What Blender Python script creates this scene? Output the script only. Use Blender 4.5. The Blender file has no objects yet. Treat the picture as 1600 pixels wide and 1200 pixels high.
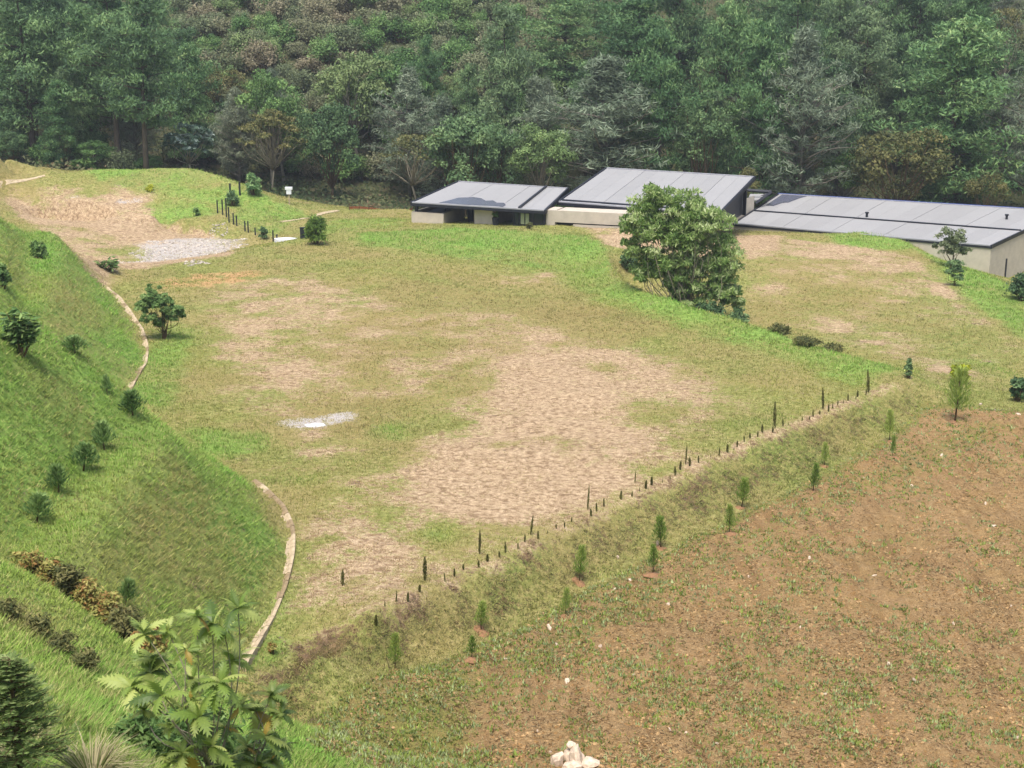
import bpy, math, random
import numpy as np
from mathutils import Vector, Matrix

# ------------------------------------------------------------------ scene, camera, light
S = bpy.context.scene
COL = S.collection
W_, H_, F_ = 1600.0, 1200.0, 2200.0          # photograph size and focal length in its pixels
CAMZ = 24.0
HORIZON = 30.0
TH = math.atan((600.0 - HORIZON) / F_)
cd = bpy.data.cameras.new('camera'); cam = bpy.data.objects.new('camera', cd); COL.objects.link(cam)
cd.sensor_width = 36.0; cd.lens = 36.0 * F_ / W_; cd.clip_start = 0.5; cd.clip_end = 3000
cam.location = (0, 0, CAMZ); cam.rotation_euler = (math.pi / 2 - TH, 0, 0)
S.camera = cam

SUN_EL, SUN_AZ = math.radians(69), math.radians(196)   # azimuth clockwise from +Y (north)
world = bpy.data.worlds.new('World'); S.world = world; world.use_nodes = True
wn = world.node_tree.nodes; wl = world.node_tree.links
for n in list(wn): wn.remove(n)
sky = wn.new('ShaderNodeTexSky'); sky.sky_type = 'NISHITA'; sky.sun_disc = False
sky.sun_elevation = SUN_EL; sky.sun_rotation = SUN_AZ
sky.air_density = 1.0; sky.dust_density = 4.0; sky.ozone_density = 0.6
bg = wn.new('ShaderNodeBackground'); bg.inputs['Strength'].default_value = 0.115
wo = wn.new('ShaderNodeOutputWorld')
wl.new(sky.outputs[0], bg.inputs[0]); wl.new(bg.outputs[0], wo.inputs[0])
ld = bpy.data.lights.new('sun', 'SUN'); ld.energy = 2.1; ld.angle = math.radians(20); ld.color = (1, 0.975, 0.93)
sun = bpy.data.objects.new('sun', ld); COL.objects.link(sun)
sdir = Vector((math.sin(SUN_AZ) * math.cos(SUN_EL), math.cos(SUN_AZ) * math.cos(SUN_EL), math.sin(SUN_EL)))
sun.rotation_euler = sdir.to_track_quat('Z', 'Y').to_euler()
sun.location = (0, -40, 90)
S.view_settings.view_transform = 'Standard'; S.view_settings.look = 'None'
S.view_settings.gamma = 1.0; S.view_settings.use_curve_mapping = False
S.view_settings.exposure = 1.0
S.cycles.max_bounces = 4; S.cycles.diffuse_bounces = 2; S.cycles.glossy_bounces = 1; S.cycles.transmission_bounces = 2; S.cycles.transparent_max_bounces = 4; S.cycles.adaptive_threshold = 0.02

# ------------------------------------------------------------------ helpers
RNG = np.random.default_rng(7)
ct, st = math.cos(TH), math.sin(TH)
def ray(px, py):
    sx = (px - 800.0) / F_; sy = (600.0 - py) / F_
    return np.array((sx, ct + sy * st, -st + sy * ct))
def G(px, py, z):                              # the point where a line of sight meets height z
    r = ray(px, py); k = (z - CAMZ) / r[2]
    return np.array((r[0] * k, r[1] * k, z))
def D(px, py, d):                              # the point at distance d in front of the viewpoint
    r = ray(px, py); k = d / r[1]
    return np.array((r[0] * k, d, CAMZ + r[2] * k))
def project(P):
    P = np.atleast_2d(P); q = P - np.array((0, 0, CAMZ))
    f = q[:, 1] * ct - q[:, 2] * st; u = q[:, 1] * st + q[:, 2] * ct
    f = np.maximum(f, 1e-3)
    return 800 + F_ * q[:, 0] / f, 600 - F_ * u / f, f
def lin(c):
    c = np.asarray(c, float) / 255.0
    return tuple(np.where(c <= 0.04045, c / 12.92, ((c + 0.055) / 1.055) ** 2.4))
def nrm(v):
    v = np.asarray(v, float); return v / np.maximum(np.linalg.norm(v, axis=-1, keepdims=True), 1e-9)

def mesh_np(name, verts, faces, mat=None, attrs=None, smooth=False):
    """faces: (n,k) array or a list of such arrays with different k"""
    fl = [np.asarray(f, np.int32) for f in (faces if isinstance(faces, (list, tuple)) else [faces]) if len(f)]
    me = bpy.data.meshes.new(name)
    verts = np.asarray(verts, np.float32)
    nl = sum(f.size for f in fl); nf = sum(len(f) for f in fl)
    me.vertices.add(len(verts)); me.vertices.foreach_set('co', verts.ravel())
    me.loops.add(nl); me.loops.foreach_set('vertex_index', np.concatenate([f.ravel() for f in fl]))
    tot = np.concatenate([np.full(len(f), f.shape[1], np.int32) for f in fl])
    start = np.concatenate([[0], np.cumsum(tot)[:-1]]).astype(np.int32)
    me.polygons.add(nf); me.polygons.foreach_set('loop_start', start)
    try: me.polygons.foreach_set('loop_total', tot)
    except Exception: pass
    me.polygons.foreach_set('use_smooth', np.full(nf, smooth, bool))
    for k, a in (attrs or {}).items():
        a = np.asarray(a, np.float32)
        if a.ndim == 1:
            at = me.attributes.new(k, 'FLOAT', 'POINT'); at.data.foreach_set('value', a)
        else:
            at = me.attributes.new(k, 'FLOAT_COLOR', 'POINT')
            b = np.ones((len(a), 4), np.float32); b[:, :3] = a[:, :3]; at.data.foreach_set('color', b.ravel())
    me.update(calc_edges=True); me.validate()
    if mat: me.materials.append(mat)
    return me
def obj(name, me, parent=None, loc=(0, 0, 0), rot=(0, 0, 0), scale=(1, 1, 1)):
    o = bpy.data.objects.new(name, me); COL.objects.link(o)
    o.location = loc; o.rotation_euler = rot; o.scale = scale
    if parent: o.parent = parent
    return o
def tag(o, label=None, cat=None, group=None, kind=None):
    if label: o['label'] = label
    if cat: o['category'] = cat
    if group: o['group'] = group
    if kind: o['kind'] = kind
    return o
def empty(name, loc, label, cat, group=None, rot=(0, 0, 0), scale=(1, 1, 1)):
    o = bpy.data.objects.new(name, None); COL.objects.link(o); o.empty_display_size = 0.3
    o.location = loc; o.rotation_euler = rot; o.scale = scale
    return tag(o, label, cat, group)

class MB:                                       # collects solid pieces into one mesh
    def __init__(s): s.v = []; s.f = []; s.n = 0
    def add(s, v, f):
        v = np.asarray(v, float); s.v.append(v); s.f += [tuple(i + s.n for i in q) for q in f]; s.n += len(v); return s
    def prism(s, bottom, top):                  # bottom/top: equal rings, counter-clockwise from above
        n = len(bottom); f = [tuple(range(n))[::-1], tuple(range(n, 2 * n))]
        f += [(i, (i + 1) % n, n + (i + 1) % n, n + i) for i in range(n)]
        return s.add(list(bottom) + list(top), f)
    def box(s, c, h, ux=(1, 0, 0), uy=(0, 1, 0)):
        c = np.asarray(c, float); ux = nrm(ux) * h[0]; uy = nrm(uy) * h[1]; z = np.array((0, 0, h[2]))
        r = [-ux - uy, ux - uy, ux + uy, -ux + uy]
        return s.prism([c + q - z for q in r], [c + q + z for q in r])
    def tube(s, pts, rad, k=6):
        pts = np.asarray(pts, float); n = len(pts); rad = np.broadcast_to(rad, (n,))
        t = np.gradient(pts, axis=0) if n > 1 else np.array([[0, 0, 1.]]); t = nrm(t)
        ref = np.where(np.abs(t[:, 2:3]) > 0.9, np.array([[1., 0, 0]]), np.array([[0, 0, 1.]]))
        a = nrm(np.cross(t, ref)); b = np.cross(t, a); V = []
        for i in range(n):
            for j in range(k):
                w = 2 * math.pi * j / k
                V.append(pts[i] + rad[i] * (math.cos(w) * a[i] + math.sin(w) * b[i]))
        f = [(i * k + j, i * k + (j + 1) % k, (i + 1) * k + (j + 1) % k, (i + 1) * k + j) for i in range(n - 1) for j in range(k)]
        f += [tuple(range(k))[::-1], tuple(range((n - 1) * k, n * k))]
        return s.add(V, f)
    def mesh(s, name, mat=None, smooth=False):
        me = bpy.data.meshes.new(name); me.from_pydata([tuple(p) for p in np.concatenate(s.v)], [], s.f)
        me.update()
        if smooth: me.polygons.foreach_set('use_smooth', np.ones(len(me.polygons), bool))
        if mat: me.materials.append(mat)
        return me
    def build(s, name, mat, parent=None, smooth=False, **k):
        return obj(name, s.mesh(name, mat, smooth), parent, **k)

def vnoise(x, y, sc, seed=0):                   # smooth value noise, 0..1
    r = np.random.default_rng(seed + 91); T = r.random((256, 256))
    x = np.asarray(x, float) / sc + 1000; y = np.asarray(y, float) / sc + 1000
    xi = np.floor(x).astype(int); yi = np.floor(y).astype(int); fx = x - xi; fy = y - yi
    fx = fx * fx * (3 - 2 * fx); fy = fy * fy * (3 - 2 * fy)
    g = lambda i, j: T[(xi + i) % 256, (yi + j) % 256]
    return (g(0, 0) * (1 - fx) + g(1, 0) * fx) * (1 - fy) + (g(0, 1) * (1 - fx) + g(1, 1) * fx) * fy

# ------------------------------------------------------------------ node helper
class N:
    def __init__(s, name, spec=0.3):
        s.m = bpy.data.materials.new(name); s.m.use_nodes = True
        s.t = s.m.node_tree; s.b = s.t.nodes['Principled BSDF']; s.out = s.t.nodes['Material Output']
        s.b.inputs['Specular IOR Level'].default_value = spec
    def n(s, typ, **k):
        q = s.t.nodes.new(typ)
        for a, v in k.items(): setattr(q, a, v)
        return q
    def set(s, sock, v):
        if hasattr(v, 'node'): s.t.links.new(v, sock)
        elif isinstance(v, (tuple, list)) and len(v) == 3 and sock.type == 'RGBA': sock.default_value = (*v, 1)
        else: sock.default_value = v
    def noise(s, scale, detail=3, rough=0.55, vec=None, dist=0.0):
        q = s.n('ShaderNodeTexNoise'); q.inputs['Scale'].default_value = scale; q.inputs['Detail'].default_value = detail
        q.inputs['Roughness'].default_value = rough; q.inputs['Distortion'].default_value = dist
        if vec is not None: s.set(q.inputs['Vector'], vec)
        return q.outputs['Fac']
    def pos(s): return s.n('ShaderNodeNewGeometry').outputs['Position']
    def objco(s): return s.n('ShaderNodeTexCoord').outputs['Object']
    def mapping(s, vec, scale):
        q = s.n('ShaderNodeMapping'); s.set(q.inputs['Vector'], vec); q.inputs['Scale'].default_value = scale; return q.outputs[0]
    def attr(s, name, col=False):
        q = s.n('ShaderNodeAttribute'); q.attribute_name = name; return q.outputs['Color' if col else 'Fac']
    def math(s, op, a, b=0.0, clamp=False):
        q = s.n('ShaderNodeMath', operation=op, use_clamp=clamp); s.set(q.inputs[0], a); s.set(q.inputs[1], b); return q.outputs[0]
    def mix(s, f, a, b, mode='MIX'):
        q = s.n('ShaderNodeMix', data_type='RGBA', blend_type=mode)
        s.set(q.inputs[0], f); s.set(q.inputs[6], a); s.set(q.inputs[7], b); return q.outputs[2]
    def ramp(s, f, stops):
        q = s.n('ShaderNodeValToRGB'); s.set(q.inputs[0], f); e = q.color_ramp.elements
        while len(e) < len(stops): e.new(0.5)
        for i, (p, c) in enumerate(stops):
            e[i].position = p; e[i].color = (*c, 1) if not np.isscalar(c) else (c, c, c, 1)
        return q.outputs[0]
    def mr(s, f, a, b, c=0.0, d=1.0):
        q = s.n('ShaderNodeMapRange', clamp=True); s.set(q.inputs[0], f)
        for i, v in enumerate((a, b, c, d)): s.set(q.inputs[i + 1], v)
        return q.outputs[0]
    def rnd(s): return s.n('ShaderNodeObjectInfo').outputs['Random']
    def bump(s, h, strength=0.5, dist=0.05):
        q = s.n('ShaderNodeBump'); q.inputs['Strength'].default_value = strength; q.inputs['Distance'].default_value = dist
        s.set(q.inputs['Height'], h); s.t.links.new(q.outputs[0], s.b.inputs['Normal'])
    def done(s, color, rough=0.85, metal=0.0):
        s.set(s.b.inputs['Base Color'], color); s.set(s.b.inputs['Roughness'], rough); s.b.inputs['Metallic'].default_value = metal
        return s.m
    def leafy(s, color, rough=0.6, trans=0.3):
        s.done(color, rough); tr = s.n('ShaderNodeBsdfTranslucent'); s.set(tr.inputs['Color'], color)
        mx = s.n('ShaderNodeMixShader'); mx.inputs[0].default_value = trans
        s.t.links.new(s.b.outputs[0], mx.inputs[1]); s.t.links.new(tr.outputs[0], mx.inputs[2])
        s.t.links.new(mx.outputs[0], s.out.inputs['Surface']); return s.m

# ------------------------------------------------------------------ terrain: heights along break lines, relaxed between them
GX0, GX1, GY0, GY1, ST = -66.0, 94.0, -10.0, 206.0, 0.5
def hill_z(x, y):                                # the wooded hillside behind the house
    base = -4.5 + 78 * np.tanh(0.44 * np.maximum(y - 198, 0) / 78)
    return base + 4.0 * (vnoise(x, y, 38, 3) - 0.5) * np.clip((y - 200) / 30, 0, 1)
def gp(*pts): return [G(*p) for p in pts]
def wp(*pts): return [np.array(p, float) for p in pts]
toe_near = gp((366, 1045, 0), (385, 1010, 0), (412, 965, 0), (433, 915, 0), (446, 865, 0), (446, 828, 0), (430, 793, 0), (404, 768, 0), (380, 752, 0))
toe_far = gp((193, 614, 0), (206, 590, 0), (220, 565, 0), (223, 545, 0), (214, 515, 0), (197, 488, 0), (176, 463, 0), (160, 452, 0))
crest = gp((165, 442, .3), (230, 421, .4), (300, 405, .5), (400, 386, .5), (470, 374, .5), (560, 361, .6), (640, 355, .7), (720, 354, .9),
           (800, 357, 1.0), (880, 359, 1.0), (922, 368, 1.1), (942, 388, 1.0), (950, 412, .9), (972, 437, .8), (1010, 457, .7), (1080, 480, .6), (1160, 501, .5),
           (1240, 529, .4), (1320, 554, .3), (1390, 574, .1), (1430, 592, -.3))
hedge = gp((1430, 592, -.3), (1357, 613, 0), (1286, 643, 0), (1210, 672, 0), (1071, 733, 0), (992, 768, 0), (918, 803, 0), (829, 846, 0), (749, 880, 0),
           (664, 918, .2), (590, 955, .5), (540, 975, .8), (480, 1007, .7), (430, 1045, .4), (400, 1066, .1))
foot = gp((1445, 622, -1.2), (1390, 668, -1.5), (1280, 732, -1.6), (1150, 795, -1.7), (1020, 858, -1.8), (890, 925, -1.8), (740, 1000, -1.8), (610, 1040, -1.8),
          (500, 1085, -1.8), (430, 1130, -1.8), (400, 1190, -1.8))
z1 = D(641, 316, 168)[2]; bnd = G(853, 328, z1 - .05); uB = nrm((.93, -.34, 0)); vB = np.array((-uB[1], uB[0], 0))
def yard(a, py):
    q = bnd + uB * a - vB * 1.2; px = project(q)[0][0]; return D(px, py, q[1])
LINES = [[D(640, 352, 166), D(720, 352, 164.5), D(800, 352.5, 162.5), yard(0, 353)] + [yard(a, 353 + a * .25) for a in (3, 6, 9, 12, 15)], [yard(0, 351) + vB * 8, yard(14, 353) + vB * 8], toe_near, toe_near[-1:] + gp((262, 695, 0)) + toe_far[:1], toe_far, crest, hedge, foot,
    toe_far[-1:] + crest[:1],
    gp((366, 1045, 0), (400, 1066, .1)), gp((366, 1045, 0), (370, 1090, -.6), (400, 1190, -1.8)),
    # lower slope and bench of the near spur
    gp((256, 676, 6), (232, 716, 6), (195, 762, 6), (150, 822, 6), (105, 880, 5.8), (60, 940, 5.5)),
    gp((228, 648, 6.2), (180, 690, 6.2), (140, 730, 6.2), (98, 775, 6.1), (55, 822, 6), (10, 868, 5.9)),
    gp((256, 676, 6), (228, 648, 6.2), (175, 600, 7.6), (115, 545, 9), (65, 518, 9.8), (0, 490, 11), (-120, 440, 14)),
    gp((256, 676, 6), (310, 712, 3.3), (380, 752, 0)),
    wp((-20.5, 80, 0.1), (-27, 82, .4), (-36, 81, 2.2), (-50, 78, 9), (-66, 76, 14)),
    wp((-26, 57, 11.5), (-34, 55, 16), (-46, 50, 22), (-66, 45, 28)),
    # far spur
    gp((157, 451, .2), (110, 400, 4.2), (84, 363, 5)), gp((84, 363, 5), (90, 395, 5), (82, 430, 5), (62, 478, 5), (50, 505, 4.4)),
    gp((84, 363, 5), (40, 361, 5.2)), gp((40, 361, 5.2), (52, 400, 5.2), (45, 440, 5.2), (30, 480, 5)),
    gp((40, 361, 5.2), (0, 340, 7.6), (-80, 300, 11)), gp((0, 340, 7.6), (0, 440, 7.4)), gp((-120, 330, 12), (-140, 430, 13)),
    # ground beyond the spurs, on the left
    gp((130, 425, -1.5), (200, 418, -1.6), (300, 402, -1.6), (380, 388, -1.3), (430, 378, -.6)),
    gp((60, 352, -.8), (140, 350, -.6), (240, 362, -1.0), (340, 372, -1.1), (400, 372, -.7)),
    gp((-60, 305, 2.5), (60, 310, 2.3), (150, 315, 2.2), (240, 335, 1.2), (330, 345, .6), (380, 362, -.3), (432, 378, -.6)),
    gp((-60, 275, 4.5), (75, 273, 4.6), (130, 267, 4.7), (200, 263, 5), (300, 262, 5), (340, 274, 4.4), (380, 293, 3.2), (430, 314, 1.7), (485, 331, .6), (525, 328, .2)),
    gp((-60, 250, 7.5), (0, 242, 7.2), (40, 256, 5.8), (75, 272, 4.7)),
    wp((-66, 199, 4), (-40, 198, 0), (-20, 196, -2), (0, 196, -4), (40, 196, -4.5), (94, 198, -4.5)),
    gp((440, 345, .2), (530, 329, .1), (640, 326, 0)),
    # house yard
    gp((560, 345, .4), (625, 344, .4)), [yard(15, 357), G(1080, 364, -.9), G(1150, 358, -1.6)],
    gp((945, 365, .1), (985, 395, -1.6), (1040, 405, -2.1)),
    # lower lawn on the right
    wp(*[(p[0] + 2.2, p[1] + 3.6, -2.6) for p in crest[-9:-2]]), wp(*[(p[0] - 2.0, p[1] - 3.2, -.05) for p in crest[-10:-2]]),
    gp((1150, 358, -1.6), (1220, 362, -1.3), (1290, 366, -1.1), (1340, 363, -1.0), (1395, 366, -1.1), (1428, 386, -1.5), (1462, 415, -1.9), (1500, 460, -2.2), (1550, 500, -2.3), (1610, 535, -2.3), (1720, 570, -2.4)),
    wp((30, 186, -5.4), (46, 174, -5.6), (60, 161, -5.8), (94, 131, -6)),
    gp((1470, 606, -1.2), (1540, 600, -1.8), (1610, 600, -2), (1720, 600, -2.1)), gp((1430, 592, -.3), (1470, 606, -1.2)),
    # tilled field
    gp((1445, 622, -1.2), (1500, 632, -1.2), (1600, 640, -1.5), (1720, 650, -1.6)), gp((600, 1190, -1.2), (900, 1190, -.9), (1300, 1190, -.7), (1720, 1190, -.6)),
    gp((1100, 950, -1.3), (1400, 850, -1.3), (1700, 800, -1.3)),
    # the hill the viewer stands on
    [D(-40, 852, 42), D(20, 893, 40), D(85, 955, 38), D(150, 1025, 36), D(230, 1088, 34), D(330, 1150, 33), D(420, 1215, 33), D(470, 1330, 31)],
    [D(-60, 1010, 32), D(60, 1100, 28), D(200, 1210, 26), D(330, 1330, 25)],
    wp((-6, -2, 22.2), (0, 0, 22.2), (6, -2, 22.2)), wp((-20, 6, 22), (-10, 5, 20), (0, 6, 18.5), (8, 6, 18.5), (94, 0, 14)),
    wp((-5, 31, 2.2), (5, 34, -.2), (20, 36, -.4), (94, 38, -.5)), wp((-66, -10, 34), (-30, -10, 27), (0, -10, 23.5), (94, -10, 20)), wp((-66, 20, 33), (-40, 20, 25), (-26, 20, 20)),
]
def solve_terrain():
    pts = []
    for L in LINES:
        L = [np.asarray(p, float) for p in L]
        for a, b in zip(L[:-1], L[1:]):
            k = max(2, int(np.linalg.norm((b - a)[:2]) / 0.2)); t = np.linspace(0, 1, k)[:, None]
            pts.append(a + (b - a) * t)
    P = np.concatenate(pts); z = None
    for s in (8.0, 4.0, 2.0, 1.0, 0.5):
        nx = int((GX1 - GX0) / s) + 1; ny = int((GY1 - GY0) / s) + 1
        ix = np.rint((P[:, 0] - GX0) / s).astype(int); iy = np.rint((P[:, 1] - GY0) / s).astype(int)
        ok = (ix >= 0) & (ix < nx) & (iy >= 0) & (iy < ny)
        acc = np.zeros((ny, nx)); cnt = np.zeros((ny, nx))
        np.add.at(acc, (iy[ok], ix[ok]), P[ok, 2]); np.add.at(cnt, (iy[ok], ix[ok]), 1)
        fix = cnt > 0; val = acc / np.maximum(cnt, 1)
        if z is None: z = np.full((ny, nx), 0.0)
        else:
            yy = np.linspace(0, z.shape[0] - 1, ny); xx = np.linspace(0, z.shape[1] - 1, nx)
            z = np.array([np.interp(xx, np.arange(z.shape[1]), r) for r in z])
            z = np.array([np.interp(yy, np.arange(z.shape[0]), c) for c in z.T]).T
        z[fix] = val[fix]
        for it in range(500 if s > 1 else 220):
            q = np.pad(z, 1, mode='edge')
            z = 0.25 * (q[:-2, 1:-1] + q[2:, 1:-1] + q[1:-1, :-2] + q[1:-1, 2:]); z[fix] = val[fix]
    for it in range(1):
        q = np.pad(z, 1, mode='edge')
        z = 0.5 * z + 0.125 * (q[:-2, 1:-1] + q[2:, 1:-1] + q[1:-1, :-2] + q[1:-1, 2:])
    return z
ZG = solve_terrain()
gy = np.arange(ZG.shape[0]) * ST + GY0; gx = np.arange(ZG.shape[1]) * ST + GX0
GXX, GYY = np.meshgrid(gx, gy)
ZG = ZG + 0.22 * (vnoise(GXX, GYY, 4.5, 1) - .5) + 0.10 * (vnoise(GXX, GYY, 1.6, 2) - .5)
def samp(A, x, y):
    u = np.clip((np.asarray(x, float) - GX0) / ST, 0, A.shape[1] - 1.001); v = np.clip((np.asarray(y, float) - GY0) / ST, 0, A.shape[0] - 1.001)
    i = u.astype(int); j = v.astype(int); fu = u - i; fv = v - j
    return (A[j, i] * (1 - fu) + A[j, i + 1] * fu) * (1 - fv) + (A[j + 1, i] * (1 - fu) + A[j + 1, i + 1] * fu) * fv
def ground_z(x, y):
    x = np.asarray(x, float); y = np.asarray(y, float)
    inner = samp(ZG, x, y)
    dist = np.maximum.reduce([GX0 - x, x - GX1, GY0 - y, y - GY1, np.zeros_like(x)])
    w = np.exp(-(dist / 22.0) ** 2); far = hill_z(x, np.maximum(y, 150))
    # far to the sides the hill curves round towards the viewer
    far = far + np.clip((np.abs(x) - 110) * 0.10, 0, 12)
    return inner * w + far * (1 - w)
def T(px, py, dmin=14.0, dmax=330.0):            # where a line of sight meets the ground
    r = ray(px, py); d = np.arange(dmin, dmax, 0.2); k = d / r[1]
    z = CAMZ + r[2] * k; g = ground_z(r[0] * k, d)
    h = np.nonzero(z <= g)[0]
    i = h[0] if len(h) else len(d) - 1
    return np.array((r[0] * k[i], d[i], float(g[i])))
def gpt(x, y): return np.array((x, y, float(ground_z(x, y))))
gradx = np.gradient(ZG, ST, axis=1); grady = np.gradient(ZG, ST, axis=0)
# ------------------------------------------------------------------ what grows where: patches of soil, dry grass and lush grass
def in_poly(poly, x, y):
    c = np.zeros(x.shape, bool); n = len(poly)
    for i in range(n):
        x1, y1 = poly[i][:2]; x2, y2 = poly[(i + 1) % n][:2]
        if y1 == y2: continue
        c ^= ((y1 > y) != (y2 > y)) & (x < (x2 - x1) * (y - y1) / (y2 - y1) + x1)
    return c
def blur(a, n):
    for _ in range(n):
        q = np.pad(a, 1, mode='edge'); a = 0.2 * a + 0.2 * (q[:-2, 1:-1] + q[2:, 1:-1] + q[1:-1, :-2] + q[1:-1, 2:])
    return a
def patch(layer, strength, pts, soft=6, dmin=14.0):
    poly = [T(px, py, dmin) for px, py in pts]
    m = blur(in_poly(poly, GXX, GYY).astype(float), soft) * strength
    layer[:] = np.maximum(layer, m)
SOIL = np.zeros_like(ZG); LUSH = np.zeros_like(ZG); WHITE = np.zeros_like(ZG); CLAY = np.zeros_like(ZG); DARK = np.zeros_like(ZG); DRY = np.zeros_like(ZG)
P_ = patch
P_(SOIL, .92, [(800, 545), (880, 555), (960, 600), (1010, 650), (1070, 700), (1085, 722), (990, 762), (905, 800), (830, 838), (780, 840), (700, 800), (620, 812), (555, 795), (515, 742), (590, 722), (640, 692), (720, 662), (760, 622), (780, 570)], 30)
P_(SOIL, .62, [(900, 540), (1000, 545), (1130, 600), (1150, 650), (1090, 690), (1000, 640)], 30)
P_(SOIL, .95, [(475, 850), (560, 835), (660, 835), (740, 860), (690, 900), (600, 945), (530, 975), (450, 990), (455, 940), (470, 900)], 16)
P_(SOIL, .70, [(440, 697), (600, 690), (600, 722), (450, 722)], 10)
P_(SOIL, .52, [(330, 440), (440, 425), (560, 445), (520, 490), (430, 540), (390, 612), (320, 605), (345, 520)], 26)
P_(SOIL, .5, [(380, 640), (470, 640), (560, 660), (560, 690), (430, 690)], 8)
P_(SOIL, .55, [(780, 425), (870, 425), (870, 445), (780, 445)], 6)
P_(SOIL, .85, [(1158, 368), (1225, 368), (1215, 400), (1158, 412)], 5); P_(SOIL, .6, [(1215, 372), (1290, 378), (1420, 400), (1380, 410), (1230, 405)], 6)
P_(SOIL, .62, [(1420, 395), (1470, 440), (1540, 495), (1600, 530), (1600, 560), (1480, 480), (1410, 420)], 5)
P_(SOIL, .45, [(1450, 560), (1560, 560), (1560, 600), (1450, 600)], 6)
P_(SOIL, .9, [(900, 352), (990, 358), (990, 392), (950, 385), (930, 366)], 3); P_(SOIL, .9, [(985, 360), (1160, 365), (1160, 400), (1000, 400)], 4)
P_(SOIL, .75, [(0, 300), (110, 300), (220, 312), (245, 345), (330, 362), (372, 380), (360, 398), (200, 420), (120, 415), (60, 352)], 6)
P_(SOIL, .45, [(0, 280), (120, 285), (240, 300), (240, 320), (0, 320)], 8)
P_(WHITE, .8, [(215, 385), (250, 375), (350, 368), (372, 382), (300, 402), (225, 412)], 16)
P_(WHITE, .75, [(445, 655), (540, 642), (560, 655), (480, 672), (440, 672)], 2); P_(WHITE, .5, [(90, 308), (125, 306), (125, 313), (90, 313)], 2); P_(WHITE, .5, [(180, 312), (225, 310), (225, 320), (180, 320)], 2)
P_(CLAY, .62, [(235, 440), (330, 424), (420, 424), (420, 436), (340, 450), (250, 452)], 5)
P_(LUSH, .55, [(560, 362), (720, 355), (925, 366), (948, 395), (955, 430), (1000, 468), (1150, 508), (1300, 560), (1400, 585), (1340, 612), (1200, 560), (1050, 512), (930, 472), (820, 420), (700, 400), (560, 385)], 8)
P_(LUSH, .5, [(500, 345), (640, 340), (640, 356), (480, 372)], 5)
P_(LUSH, .75, [(197, 612), (224, 545), (260, 500), (310, 515), (290, 560), (270, 660), (230, 640)], 6)
P_(LUSH, .95, [(280, 672), (420, 672), (425, 705), (330, 715)], 5); P_(LUSH, .6, [(560, 668), (650, 655), (650, 690), (570, 690)], 5); P_(LUSH, .5, [(620, 822), (730, 822), (730, 846), (640, 842)], 4)
P_(LUSH, .7, [(372, 1030), (440, 920), (452, 860), (470, 870), (465, 930), (430, 1000), (480, 1005), (400, 1062)], 4)
P_(LUSH, .9, [(1290, 368), (1340, 363), (1400, 366), (1430, 388), (1330, 395)], 4)
P_(LUSH, .8, [(1430, 388), (1465, 415), (1505, 462), (1610, 540), (1610, 470), (1480, 395)], 4)
P_(LUSH, .65, [(160, 328), (250, 308), (330, 318), (350, 335), (240, 345), (170, 343)], 4); P_(LUSH, .6, [(130, 268), (300, 263), (430, 316), (490, 338), (430, 372), (350, 335), (330, 318), (250, 308), (160, 290)], 6)
P_(LUSH, .35, [(1165, 520), (1500, 420), (1560, 520), (1600, 600), (1420, 590)], 12)
P_(SOIL, .62, [(440, 722), (560, 720), (610, 812), (600, 845), (500, 860), (470, 870), (480, 800)], 10)
P_(SOIL, .36, [(330, 440), (700, 470), (900, 520), (1120, 590), (1150, 650), (1071, 725), (830, 838), (660, 905), (500, 985), (450, 985), (470, 860), (430, 720), (380, 640), (300, 600)], 24)
P_(SOIL, .35, [(1165, 375), (1430, 395), (1600, 540), (1500, 590), (1300, 530), (1180, 470)], 16)
fb = .4 * vnoise(GXX, GYY, 8, 51) + .33 * vnoise(GXX, GYY, 3.6, 52) + .27 * vnoise(GXX, GYY, 1.7, 53)
SOIL[:] = np.clip(SOIL + 1.9 * (fb - .5) * np.clip(SOIL * 2.4, 0, 1), 0, 1)
# the planted banks and the slopes on the left are grassy
left = (GXX < -9.0) & (GYY < 128) & (ZG > 0.25) & (GXX < -9 - 0.34 * (GYY - 56))
left |= (GYY < 50) & (ZG > 0.8)
LUSH = np.maximum(LUSH, blur(left.astype(float), 3) * .8)
nearhill = (GYY < 46) & (GXX < 0)
FIELD_PX = [(1445, 628), (1500, 634), (1600, 642), (1760, 655), (1760, 1330), (520, 1330), (470, 1200), (500, 1120), (610, 1052), (740, 1012), (890, 938), (1020, 872), (1150, 808), (1280, 745), (1390, 682)]
field_poly = [T(px, py) for px, py in FIELD_PX[:4]] + [gpt(*G(1760, 1330, -.6)[:2]), gpt(*G(520, 1330, -.8)[:2])] + [T(px, py) for px, py in FIELD_PX[6:]]
FIELD = blur(in_poly(field_poly, GXX, GYY).astype(float), 2)
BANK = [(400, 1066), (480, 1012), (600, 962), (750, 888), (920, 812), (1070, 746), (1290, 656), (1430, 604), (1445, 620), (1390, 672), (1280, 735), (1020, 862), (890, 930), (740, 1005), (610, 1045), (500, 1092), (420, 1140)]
P_(DRY, .75, BANK, 3); P_(DARK, .42, BANK, 4)  # brown dead grass, plus darker colour standing in for the bank's shade
P_(LUSH, .5, [(400, 1066), (480, 1010), (600, 960), (750, 885), (920, 806), (1070, 738), (1290, 648), (1430, 598), (1445, 620), (1390, 672), (1280, 735), (1020, 862), (890, 930), (740, 1005), (610, 1045), (500, 1092), (420, 1140)], 3)
P_(DARK, .9, [(405, 1066), (480, 1012), (545, 978), (600, 958), (640, 950), (600, 985), (540, 1020), (470, 1060), (420, 1085)], 2)
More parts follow.
